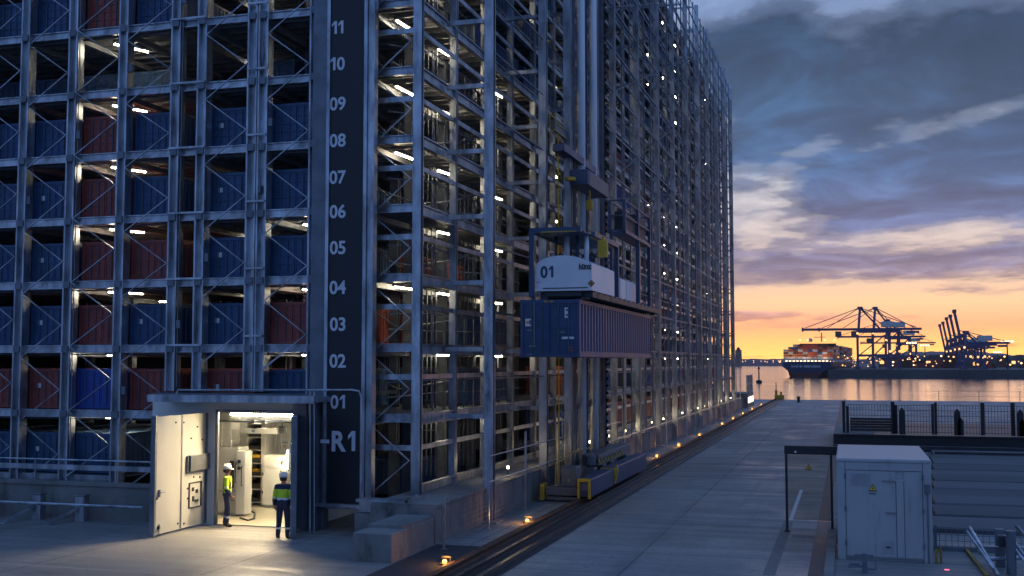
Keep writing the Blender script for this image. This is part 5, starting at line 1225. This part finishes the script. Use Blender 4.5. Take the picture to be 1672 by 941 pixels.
q = gt(1651, 900, 28.6); m = U(); m.lathe([(.11, 0), (.11, 1.0)], (q.x, 28.6, 0), 12); m.build('upright', 'steel_dull', t)
q = gt(1641, 885, 29.0); m = U(); m.cbox(q.x - .15, q.x + .15, 28.9, 29.2, q.z - .12, q.z + .15, .03); m.build('clamp', 'steel_dark', t)
m = U(); m.tube([gt(1640, 876, 29), gt(1680, 925, 28.2)], .04, 8); m.tube([gt(1645, 873, 29), gt(1690, 928, 28.4)], .04, 8); m.tube([gt(1660, 860, 30.4), gt(1690, 892, 29.6)], .05, 8); m.build('brace', 'galvanised', t)
m = MB((2.9, 30, 0)); m.bar(G(1578, 898, .05) + Vector((0, 0, .0)), G(1612, 941, .05), .08, .06); o = m.build('yellow_bar', 'worn_yellow'); tag(o, 'thin dull yellow bar lying on the yard beside the trestle', 'bar')
q = G(1546, 931); m = MB((q.x, q.y, 0)); m.lathe([(.06, .001), (.06, .012)], (q.x, q.y, 0), 10); o = m.build('floor_marker', 'paint_orange'); M_red = glow('red_dot_glow', (1, .08, .08), 1.2); o.data.materials[0] = M['red_dot_glow']; tag(o, 'small red floor marker in front of the cabin', 'marker')  # red sticker dot, given a glow though it is no lamp
q = G(1412, 936); t = thing('floor_bracket', 'low grey tubular floor bracket in front of the cabin', 'bracket', (q.x, q.y, 0))
m = MB(t.location); m.box(q.x - .06, q.x + .06, q.y - .05, q.y + .05, 0, .45); m.bar((q.x - .22, q.y, .4), (q.x + .2, q.y, .4), .05); m.build('post', 'steel_dull', t)
m = MB(t.location); m.tube([(q.x - .06, q.y, .15), (q.x - .35, q.y - .1, .15), (q.x - .35, q.y + .2, .15), (q.x - .1, q.y + .25, .15)], .025, 6); m.tube([(q.x + .06, q.y, .1), (q.x + .25, q.y, .1), (q.x + .25, q.y + .1, .3)], .025, 6); m.build('loop', 'steel_dull', t)
# quay railing and bollards
t = thing('quay_railing', 'thin wire railing on the quay edge', 'railing', (20, 149.2, 0))
for x in [6 + 4.6 * i for i in range(10)]:
    m = MB(t.location); m.bar((x, 149.2, 0), (x, 149.2, 1.3), .06); m.build('post', 'steel_dark', t)
m = MB(t.location)
for z in (.6, 1.2): m.bar((6, 149.2, z), (47.4, 149.2, z), .025)
tag(m.build('wires', 'steel_dark', t), kind='stuff')
for px, lb in ((1304, 'small dark mooring bollard near the quay edge, right of the buffer stop'),):
    q = PY(px, 661, 140); q.z = 0; m = MB(q); m.lathe([(.3, 0), (.3, .05), (.16, .1), (.16, .5), (.26, .6), (.2, .7)], q, 12); o = m.build('bollard', 'black_paint'); tag(o, lb, 'bollard')
q = PY(1226, 660, 130); q.z = 0; m = MB(q); m.bar((q.x, q.y, 0), (q.x, q.y, 2.0), .08); m.box(q.x - .6, q.x + .3, q.y - .2, q.y + .2, 0, .3); o = m.build('mooring_post', 'black_paint'); tag(o, 'thin dark post on the quay beside the rack end', 'post')

# ------------------------------------------------------------------ across the water
WZ = -3.0
def far(px, Y, z=WZ): q = PY(px, 600, Y); return Vector((q.x, Y, z))
def zat(px, py, Y): return PY(px, py, Y).z
# hills and far shore
def ridge(name, label, pts, Y, depth, mt):
    m = MB((0, Y, 0)); n = len(pts); vs = []
    for (px, py) in pts:
        q = PY(px, py, Y); vs.append((q.x, Y, WZ - .5)); vs.append((q.x, Y + depth * .2, q.z * .7)); vs.append((q.x, Y + depth * .6, q.z * (1 + .6 * depth / Y)))
        vs.append((q.x, Y + depth, WZ - .5))
    fs = []
    for i in range(n - 1):
        for k in range(3): fs.append((i * 4 + k, (i + 1) * 4 + k, (i + 1) * 4 + k + 1, i * 4 + k + 1))
    m.add(vs, fs); o = m.build(name, mt); tag(o, label, kind='structure')
random.seed(3)
mat('hill_blue', (0.10, 0.075, 0.10), 0.95, 0, .3, .004); mat('shore_purple', (.11, .07, .085), .95, 0, .3, .01)
pts = [(px, 581 - 5 * math.sin((px - 1440) / 60) - random.uniform(0, 2.5) - (4 if px > 1590 else 0)) for px in range(1420, 2300, 7)]
ridge('hills', 'low wooded hills behind the port terminal', pts, 2600, 500, 'hill_blue')
pts = [(px, 587.5 - random.uniform(0, 1.6)) for px in range(400, 1430, 9)]
ridge('far_shore', 'low far shore with harbour lights across the water', pts, 1900, 200, 'shore_purple')
# light tower on the breakwater
q = far(1206, 1850); t = thing('lighthouse', 'pale lighthouse tower on the far shore beside the rack', 'lighthouse', (q.x, 1850, WZ))
zt_ = zat(1206, 573, 1850)
m = MB(t.location); m.lathe([(7, WZ), (6, WZ + 3), (5.4, zt_ * .5), (5.0, zt_)], (q.x, 1850, 0), 12); m.build('tower', 'far_building', t)
m = MB(t.location); m.lathe([(6, zt_), (6, zt_ + 1), (3.2, zt_ + 1.01), (3.0, zt_ + 3.5), (.4, zt_ + 6)], (q.x, 1850, 0), 12); m.build('lantern', 'far_dark', t)
q = far(1239, 420); m = MB((q.x, 420, WZ)); m.lathe([(1.0, WZ), (1.1, WZ + .8), (.25, WZ + 1.2), (.2, WZ + 5), (.5, WZ + 5.2), (.1, WZ + 6)], (q.x, 420, 0), 10); o = m.build('buoy', 'far_dark'); tag(o, 'dark navigation buoy floating left of the ship', 'buoy')
# port quay
YQ = 560.0
qx0 = far(1352, YQ).x; zq = zat(1450, 603.5, YQ)
m = MB((qx0, YQ, WZ)); m.prism([(qx0, YQ), (1500, YQ), (1500, YQ + 1300), (far(1402, YQ + 300).x, YQ + 1300), (far(1398, YQ + 260).x, YQ + 260), (far(1362, 580).x, 574), (qx0, 568)], WZ - 2, zq, 'z'); 
for i in range(60): m.box(qx0 + 3 + i * 14, qx0 + 4 + i * 14, YQ - .6, YQ - .01, WZ, zq - .3)
o = m.build('port_quay', 'far_quay'); tag(o, 'dark stone quay of the container port across the water', kind='structure')
# container ship, stern towards us
YS = 572.0
sx0, sx1 = far(1277, YS).x, far(1358, YS).x; zd = zat(1310, 591, YS); scx = (sx0 + sx1) / 2; sw = (sx1 - sx0) / 2
ship = thing('container_ship', 'navy hulled container ship seen from its stern, loaded with stacked containers', 'ship', (scx, YS, WZ), None, R(-3.2))
def onship(x, y): c, s = math.cos(R(-3.2)), math.sin(R(-3.2)); return scx + (x - scx) * c - (y - YS) * s, YS + (x - scx) * s + (y - YS) * c
V_ = lambda: MB(ship.location)
def sec(y, hw, zk, zdk, flare): # one hull section
    return [(scx - hw, y, zdk), (scx - hw, y, zdk * .5), (scx - hw * (1 - flare * .25), y, zdk * .15), (scx - hw * (1 - flare), y, zk), (scx + hw * (1 - flare), y, zk), (scx + hw * (1 - flare * .25), y, zdk * .15), (scx + hw, y, zdk * .5), (scx + hw, y, zdk)]
SL = 240
secs = [sec(YS, sw * .98, WZ + 1.6, zd, .62), sec(YS + 14, sw, WZ - 1, zd, .25), sec(YS + 40, sw, WZ - 2, zd, .08), sec(YS + SL * .75, sw, WZ - 2, zd, .08), sec(YS + SL * .92, sw * .6, WZ - 2, zd + 1, .3), sec(YS + SL, sw * .06, WZ - 1, zd + 2.5, .3)]
vs = [p for s_ in secs for p in s_]; fs = [tuple(range(8))]
for i in range(len(secs) - 1):
    for k in range(8): fs.append((i * 8 + (k + 1) % 8, i * 8 + k, (i + 1) * 8 + k, (i + 1) * 8 + (k + 1) % 8))
m = V_(); m.add(vs, fs); m.build('hull', 'ship_navy', ship)
m = V_(); s0 = [(x, y, z) for x, y, z in secs[0]]
vs = []
for (y, hw, fl, z0, z1) in ((YS - .25, sw * .98, .62, WZ + .0, WZ + 2.4), (YS + 14, sw, .25, WZ - 1, WZ + 1.6), (YS + 60, sw, .08, WZ - 2, WZ + .9), (YS + 180, sw, .08, WZ - 2, WZ + .9)):
    a = hw * (1 - fl * .92) + .12; b = hw * (1 - fl * .55) + .12; vs += [(scx - a, y, z0), (scx - b, y, z1), (scx + b, y, z1), (scx + a, y, z0)]
fs = [(0, 1, 2, 3)] + [(i * 4 + k, i * 4 + k + 1, i * 4 + k + 5, i * 4 + k + 4) if k < 3 else () for i in range(3) for k in range(3)]
m.add(vs, [f for f in fs if f]); m.build('boot_topping', 'ship_red', ship)
m = V_(); m.box(scx - sw * .9, scx + sw * .9, YS + .5, YS + 4, zd + .01, zd + 1.0)
for i in range(9): x = scx - sw * .88 + i * sw * .22; m.bar((x, YS + .6, zd), (x, YS + .6, zd + 2.4), .3)
m.bar((scx - sw * .95, YS + .5, zd + 1.2), (scx + sw * .95, YS + .5, zd + 1.2), .15); m.build('stern_deck', 'ship_white', ship)
m = V_()
for i in range(12): x = scx - sw * .82 + i * sw * .149; m.box(x - .55, x + .45, YS + .35, YS + .49, zd + .2, zd + .6)
m.build('deck_lights', 'port_white', ship)
zl_ = zat(1315, 598.5, YS); m = V_(); x = scx - sw * .62
for i in range(22):                                            # the name on the stern, too small to read
    w_ = random.choice((.25, .4, .55)); h_ = random.choice((.9, 1.2, 1.5))
    if i not in (6, 9): m.box(x, x + w_, YS - .16, YS - .02, zl_ - h_ / 2, zl_ + h_ / 2)
    x += w_ + .28
m.build('lettering', 'ship_white', ship)
m = V_(); hy_ = YS + 63.5; zh = zat(1355, 561, hy_); m.box(scx - sw * .6, scx + sw * .6, hy_, hy_ + 10, zd, zh - 1.6); m.box(scx - sw * .8, scx + sw * .8, hy_ + 1, hy_ + 8, zh - 1.6, zh); m.build('bridge', 'far_building', ship)
m = V_(); m.box(scx - sw * .75, scx + sw * .75, hy_ + .8, hy_ + .99, zh - 1.1, zh - .3); m.build('bridge_window', 'far_dark', ship)
m = V_(); m.bar((scx + 2, hy_ + 4, zh + 1), (scx + 2, hy_ + 4, zh + 6), .6); m.bar((scx - 2, hy_ + 4, zh + 3.5), (scx + 4, hy_ + 4, zh + 3.5), .4); m.lathe([(1.2, zh + 1), (1.2, zh + 2.4), (.3, zh + 3)], (scx - 4, hy_ + 4, 0), 8); m.build('mast', 'ship_white', ship)
for dx in (-9, -5, 4, 9):
    m = V_(); m.lathe([(.2, 0), (.7, .4), (.7, .9), (.1, 1.2)], (scx + dx, hy_ + .2, zh + 1.2), 8); m.build('flood_lamp', 'port_glow', ship)
for dx in (-8, 0, 8): lamp('lamp', 'POINT', 420, (1, .62, .28), ship, (dx, 3.0, zd - WZ + 2.2), shadow_soft_size=1.5)
for dy in (30, 60): lamp('lamp', 'POINT', 260, (1, .5, .16), ship, (sw + 6, dy, zd - WZ + 5), shadow_soft_size=1.8)
GSC = 'containers stacked on the far ship'
cwid = (sx1 - sx0) / 10 * .985; chh = 1.22
heights = [4, 5, 6, 6, 6, 6, 6, 6, 6, 5]
cols = ['paint_grey', 'paint_orange', 'rust', 'paint_red', 'paint_red', 'paint_orange', 'rust', 'paint_blue', 'paint_orange', 'ship_white']  # mostly warm paints, carrying the floodlight on the stern stacks
base = {}
for i in range(10):
    for j in range(heights[i]):
        if j == 0: c = 'ship_white' if random.random() < .5 else 'paint_grey'
        else: c = random.choice(cols)
        x = sx0 + (i + .5) * (sx1 - sx0) / 10; z = zd + 1.2 + j * (chh + .03)
        cn = {'paint_grey': 'pale grey', 'paint_orange': 'orange', 'rust': 'rust brown', 'paint_red': 'dark red', 'paint_blue': 'blue', 'ship_white': 'white'}[c]
        lb = f'{cn} container on the ship stern, {ORD[i]} stack from the left, tier {j + 1}'
        if c not in base:
            m = MB((0, 0, 0)); m.box(-cwid / 2 + .06, cwid / 2 - .06, .08, 12, .05, chh - .05)
            for sx_ in (-1, 1):
                m.box(sx_ * (cwid / 2 - .16), sx_ * cwid / 2, 0, .16, 0, chh); m.box(sx_ * (cwid / 2 - .16), sx_ * cwid / 2, 12, 12.16, 0, chh)
            m.box(-.06, .06, .02, .08, .1, chh - .1); o = m.build('shipping_container', c); base[c] = o
        else: o = base[c].copy(); COL.objects.link(o)
        o.location = (*onship(x, YS + 6), z); o.rotation_euler[2] = R(-3.2); tag(o, lb, 'container', GSC)
# loaded holds further forward: long rows of containers, orange floodlight put into their paint mix
for r_ in range(11):
    y0 = YS + 21 + 14 * r_ + (14 if r_ > 2 else 0)
    for j in range(6):
        c = random.choice(['paint_orange', 'paint_orange', 'rust', 'paint_red', 'paint_grey', 'paint_blue']); o = base.get(c) or base['rust']; o = o.copy(); COL.objects.link(o)
        cn = {'paint_grey': 'pale grey', 'paint_orange': 'orange', 'rust': 'rust brown', 'paint_red': 'dark red', 'paint_blue': 'blue', 'ship_white': 'white'}[c]
        o.rotation_euler[2] = R(-3.2); o.location = (*onship(sx1 - cwid / 2, y0), zd + 1.2 + j * (chh + .03)); tag(o, f'{cn} container at the ship side, {ORD[r_]} bay from the stern, tier {j + 1}', 'container', GSC)
# ship-to-shore cranes
def sts(label, px, Y, ztop, boom_l, back, boom_up=False, group='', dxl=22.0):
    """boom out along -X, back reach along +X; feet on the quay"""
    q = far(px, Y, zq); t = thing('gantry_crane', label, 'crane', (q.x, Y, zq), group)
    B = lambda: MB((0, 0, 0))
    zb = (ztop - zq) * (.41 if boom_up else .61); zt2 = ztop - zq; hy = 7.0
    for x in (0, dxl):
        for y in (-hy, hy):
            m = B(); m.bar((x, y, 0), (x, y, zb + 1), 1.05, 1.05); m.build('leg', 'sts_blue', t)
    m = B()
    for y in (-hy, hy): m.bar((0, y, zb * .36), (dxl, y, zb * .36), .8, 1.1); m.bar((0, y, zb), (dxl, y, zb), .8, 1.0); m.bar((1, y, zb * .38), (dxl - .5, y, zb * .97), .5)
    for x in (0, dxl): m.bar((x, -hy, zb * .36), (x, hy, zb * .36), .8, 1.0); m.bar((x, -hy, zb), (x, hy, zb), .8, 1.0)
    for x in (0, dxl):
        for y in (-hy, hy): m.box(x - 1.2, x + 1.2, y - 3, y + 3, 0, 1.2)
    m.build('portal_frame', 'sts_blue', t)
    m = B(); ap = zt2 if not boom_up else zb + (zt2 - zb) * .40
    for y in (-hy * .9, hy * .9): m.bar((.5, y, zb), (1.5, y * .25, ap), 1.0); 
    m.bar((dxl * .8, 0, zb), (1.5, 0, ap), .8); m.box(.2, 2.8, -2.4, 2.4, ap - .8, ap + .5); m.build('apex_frame', 'sts_blue', t)
    m = B()
    if boom_up:
        bx, bz = -(zt2 - zb) * math.tan(R(12)), zt2
        for y in (-2, 2): m.bar((-.5, y, zb + .4), (bx, y, bz), .9, 1.2)
        for i in range(1, 7): f = i / 7; m.bar((-.5 + (bx + .5) * f, -2, zb + (bz - zb) * f), (-.5 + (bx + .5) * f, 2, zb + (bz - zb) * f), .5)
        m.box(bx - .8, bx + .8, -2.5, 2.5, bz - .6, bz + 1.0)
    else:
        for y in (-2, 2): m.bar((-boom_l, y, zb + 1.2), (0, y, zb + 1.2), .6, 1.1)
        for i in range(12): x = -boom_l + boom_l * i / 12; m.bar((x, -2, zb + 1.0), (x, 2, zb + 1.0), .5)
        m.box(-boom_l - .8, -boom_l, -2.6, 2.6, zb + .2, zb + 2.2)
    m.build('boom', 'sts_blue', t)
    m = B()
    for y in (-2, 2): m.bar((0, y, zb + 1.2), (dxl + back, y, zb + 1.2), .6, 1.1)
    for i in range(8): x = dxl * .2 + (dxl * .8 + back) * i / 7; m.bar((x, -2, zb + 1.0), (x, 2, zb + 1.0), .5)
    m.box(dxl + back - 5, dxl + back - 1, -2, 2, zb - .8, zb + .2); m.build('back_girder', 'sts_blue', t)
    m = B(); m.cbox(dxl * .75, dxl * .75 + 6.5, -3, 3, zb + 2.2, zb + 4.8, .3); m.build('machinery_house', 'ship_white', t)
    m = B()
    for y in (-1.6, 1.6):
        if not boom_up:
            for f in (.97, .55): m.bar((-boom_l * f, y, zb + 2), (1.2, y, ap), .24)
        else: m.bar((-.5 + (bx + .5) * .45, y, zb + (bz - zb) * .45), (1.2, y, ap), .25)
        m.bar((dxl + back * .85, y, zb + 2), (1.8, y, ap), .24); m.bar((dxl * .9, y, zb + 2), (1.8, y, ap), .24)
    m.build('stay', 'sts_blue', t)
    if not boom_up:
        m = B(); m.cbox(-boom_l * .35 - 1.5, -boom_l * .35 + 1.5, -1.6, 1.6, zb - 2.6, zb + .2, .2); m.build('trolley_cab', 'far_building', t)
    for x, z in ((dxl * .3, zb * .36 + 1.4), (0, zb - 1.6), (dxl, zb * .36 + 1.4)):
        m = B(); m.lathe([(.2, 0), (.55, .3), (.55, .8), (.1, 1.1)], (x, -hy - 1, z), 8); m.build('flood_lamp', 'port_glow', t)
    return t
YK = 590.0
GD_, GU_ = 'port cranes with their booms down at the ship', 'port cranes with raised booms on the right'
sts('big port crane with level boom over the ship, leftmost of the pair with tall peaks', 1401, YK, zat(1401, 503, YK), 26, 15, False, GD_, 15)
sts('big port crane with level boom, right of the pair with tall peaks', 1426, YK + 40, zat(1426, 503, YK + 40), 27, 9, False, GD_, 13)
sts('mid-distance port crane with lower peak behind the tall pair', 1447, YK + 150, zat(1447, 523, YK + 150), 28, 9, False, GD_, 14)
sts('distant low port crane behind the tall pair, its tail above a light mast', 1465, YK + 330, zat(1465, 540, YK + 330), 26, 14, False, GD_, 14)
for i, (px, py, Y) in enumerate(((1573, 509, YK + 5), (1565, 517, YK + 55), (1558, 521, YK + 105), (1551, 528, YK + 160), (1545, 532, YK + 220))):
    sts('port crane with raised boom, ' + ['the nearest and tallest of the right group', 'second nearest of the right group', 'middle one of the right group', 'second farthest of the right group', 'the farthest and lowest of the right group'][i], px, Y, zat(px, py, Y), 20, 10 + (2 if i == 0 else 0), True, GU_, 9)
# light masts
GM = 'tall light masts of the port'
for px, py, Y, lb in ((1645.5, 560, 600, 'tall light mast with a bright four-lamp head at the right picture edge'), (1511, 566, 760, 'light mast between the two groups of port cranes'), (1489, 562, 720, 'light mast with a white glow at the tail of the level-boom cranes'), (1629, 577, 900, 'low distant light mast left of the tall bright one')):
    q = far(px, Y, zq); zz = zat(px, py, Y) - zq
    t = thing('light_mast', lb, 'light mast', (q.x, Y, zq), GM)
    m = MB(); m.lathe([(.5, 0), (.25, zz)], (0, 0, 0), 8); m.bar((-2.6, 0, zz), (2.6, 0, zz), .3); m.build('pole', 'far_dark', t)
    for dx in (-2.3, -.8, .8, 2.3):
        m = MB(); m.lathe([(.3, 0), (.6, .3), (.6, .8), (.1, 1.1)], (dx, 0, zz + .1), 8); m.build('lamp_head', 'port_white', t)
# terminal sheds, stacked boxes, small lights
random.seed(11)
GB = 'low terminal sheds of the port'
sheds = [(1436, 1476, 585, 760), (1480, 1512, 588, 820), (1500, 1532, 586, 900), (1590, 1622, 587, 780), (1626, 1650, 585, 900), (1652, 1690, 588, 760)]
for i, (pa, pb, py, Y) in enumerate(sheds):
    a, b = far(pa, Y, zq), far(pb, Y, zq); z1 = zat(pa, py, Y)
    t = thing('terminal_shed', f'low dark terminal shed with lit windows on the port quay, {ORD[i]} from the left', 'shed', ((a.x + b.x) / 2, Y, zq), GB)
    m = MB(t.location); m.box(a.x, b.x, Y, Y + 25, zq, z1); m.build('wall', 'far_building', t)
    m = MB(t.location); m.prism([(Y - 1, z1), (Y + 26, z1), (Y + 12, z1 + 2.2)], a.x - 1, b.x + 1, 'x'); m.build('roof', 'far_dark', t)
    n = 5
    for k in range(n):
        x = a.x + (b.x - a.x) * (k + .5) / n
        if random.random() < .75: m = MB(t.location); m.box(x - 1.3, x + 1.3, Y - .15, Y - .02, zq + 2.2, zq + 4.0); m.build('window', 'port_glow', t)
m = MB((0, 600, zq))
for i in range(150):
    px = random.uniform(1356, 1680); Y = random.uniform(566, 880); q = far(px, Y, zq); r_ = random.choice((.25, .3, .35, .5)); z = random.uniform(1.0, 6.5)
    m.lathe([(r_ * .3, 0), (r_, r_ * .6), (r_, r_ * 1.2), (r_ * .3, r_ * 1.8)], (q.x, Y, zq + z), 6, 0 if random.random() < .75 else 1)
    m.bar((q.x, Y + .2, zq), (q.x, Y + .2, zq + z), .15, mi=2)
o = m.build('port_lights', ['port_glow', 'port_white', 'far_dark']); tag(o, 'scatter of small amber yard lights on the port quay', kind='stuff')
m = MB((0, 1880, 0))
for i in range(26):
    px = random.uniform(1196, 1282); q = PY(px, random.uniform(589, 593), 1880); m.lathe([(.3, 0), (.9, .8), (.3, 1.6)], q, 6)
o = m.build('shore_lights', 'port_glow'); tag(o, 'tiny harbour lights along the far shore', kind='stuff')
m = MB((0, 640, zq))
for i in range(70):
    px = random.uniform(1440, 1690); Y = random.uniform(640, 900); q = far(px, Y, zq); n = random.choice((1, 2, 2, 3))
    m.box(q.x, q.x + 6, Y, Y + 2.4, zq + .02, zq + n * 2.5, random.randrange(3))
o = m.build('yard_stacks', ['far_building', 'paint_red', 'rust']); tag(o, 'low stacked boxes and vehicles massed on the port quay', kind='stuff')

# ------------------------------------------------------------------ evening air over the harbour
hz = bpy.data.materials.new('evening_air'); hz.use_nodes = True
_nt = hz.node_tree; _nt.nodes.clear()
_v = _nt.nodes.new('ShaderNodeVolumePrincipled'); _v.inputs['Density'].default_value = 0.00009; _v.inputs['Color'].default_value = (.95, .9, .9, 1); _v.inputs['Anisotropy'].default_value = 0.55
_o = _nt.nodes.new('ShaderNodeOutputMaterial'); _nt.links.new(_v.outputs[0], _o.inputs['Volume'])
M['air'] = hz
m = MB((0, 0, 0)); m.box(-1700, 1900, -200, 3290, -6, 260)
o = m.build('haze', 'air'); tag(o, 'thin evening haze over the harbour', kind='stuff')
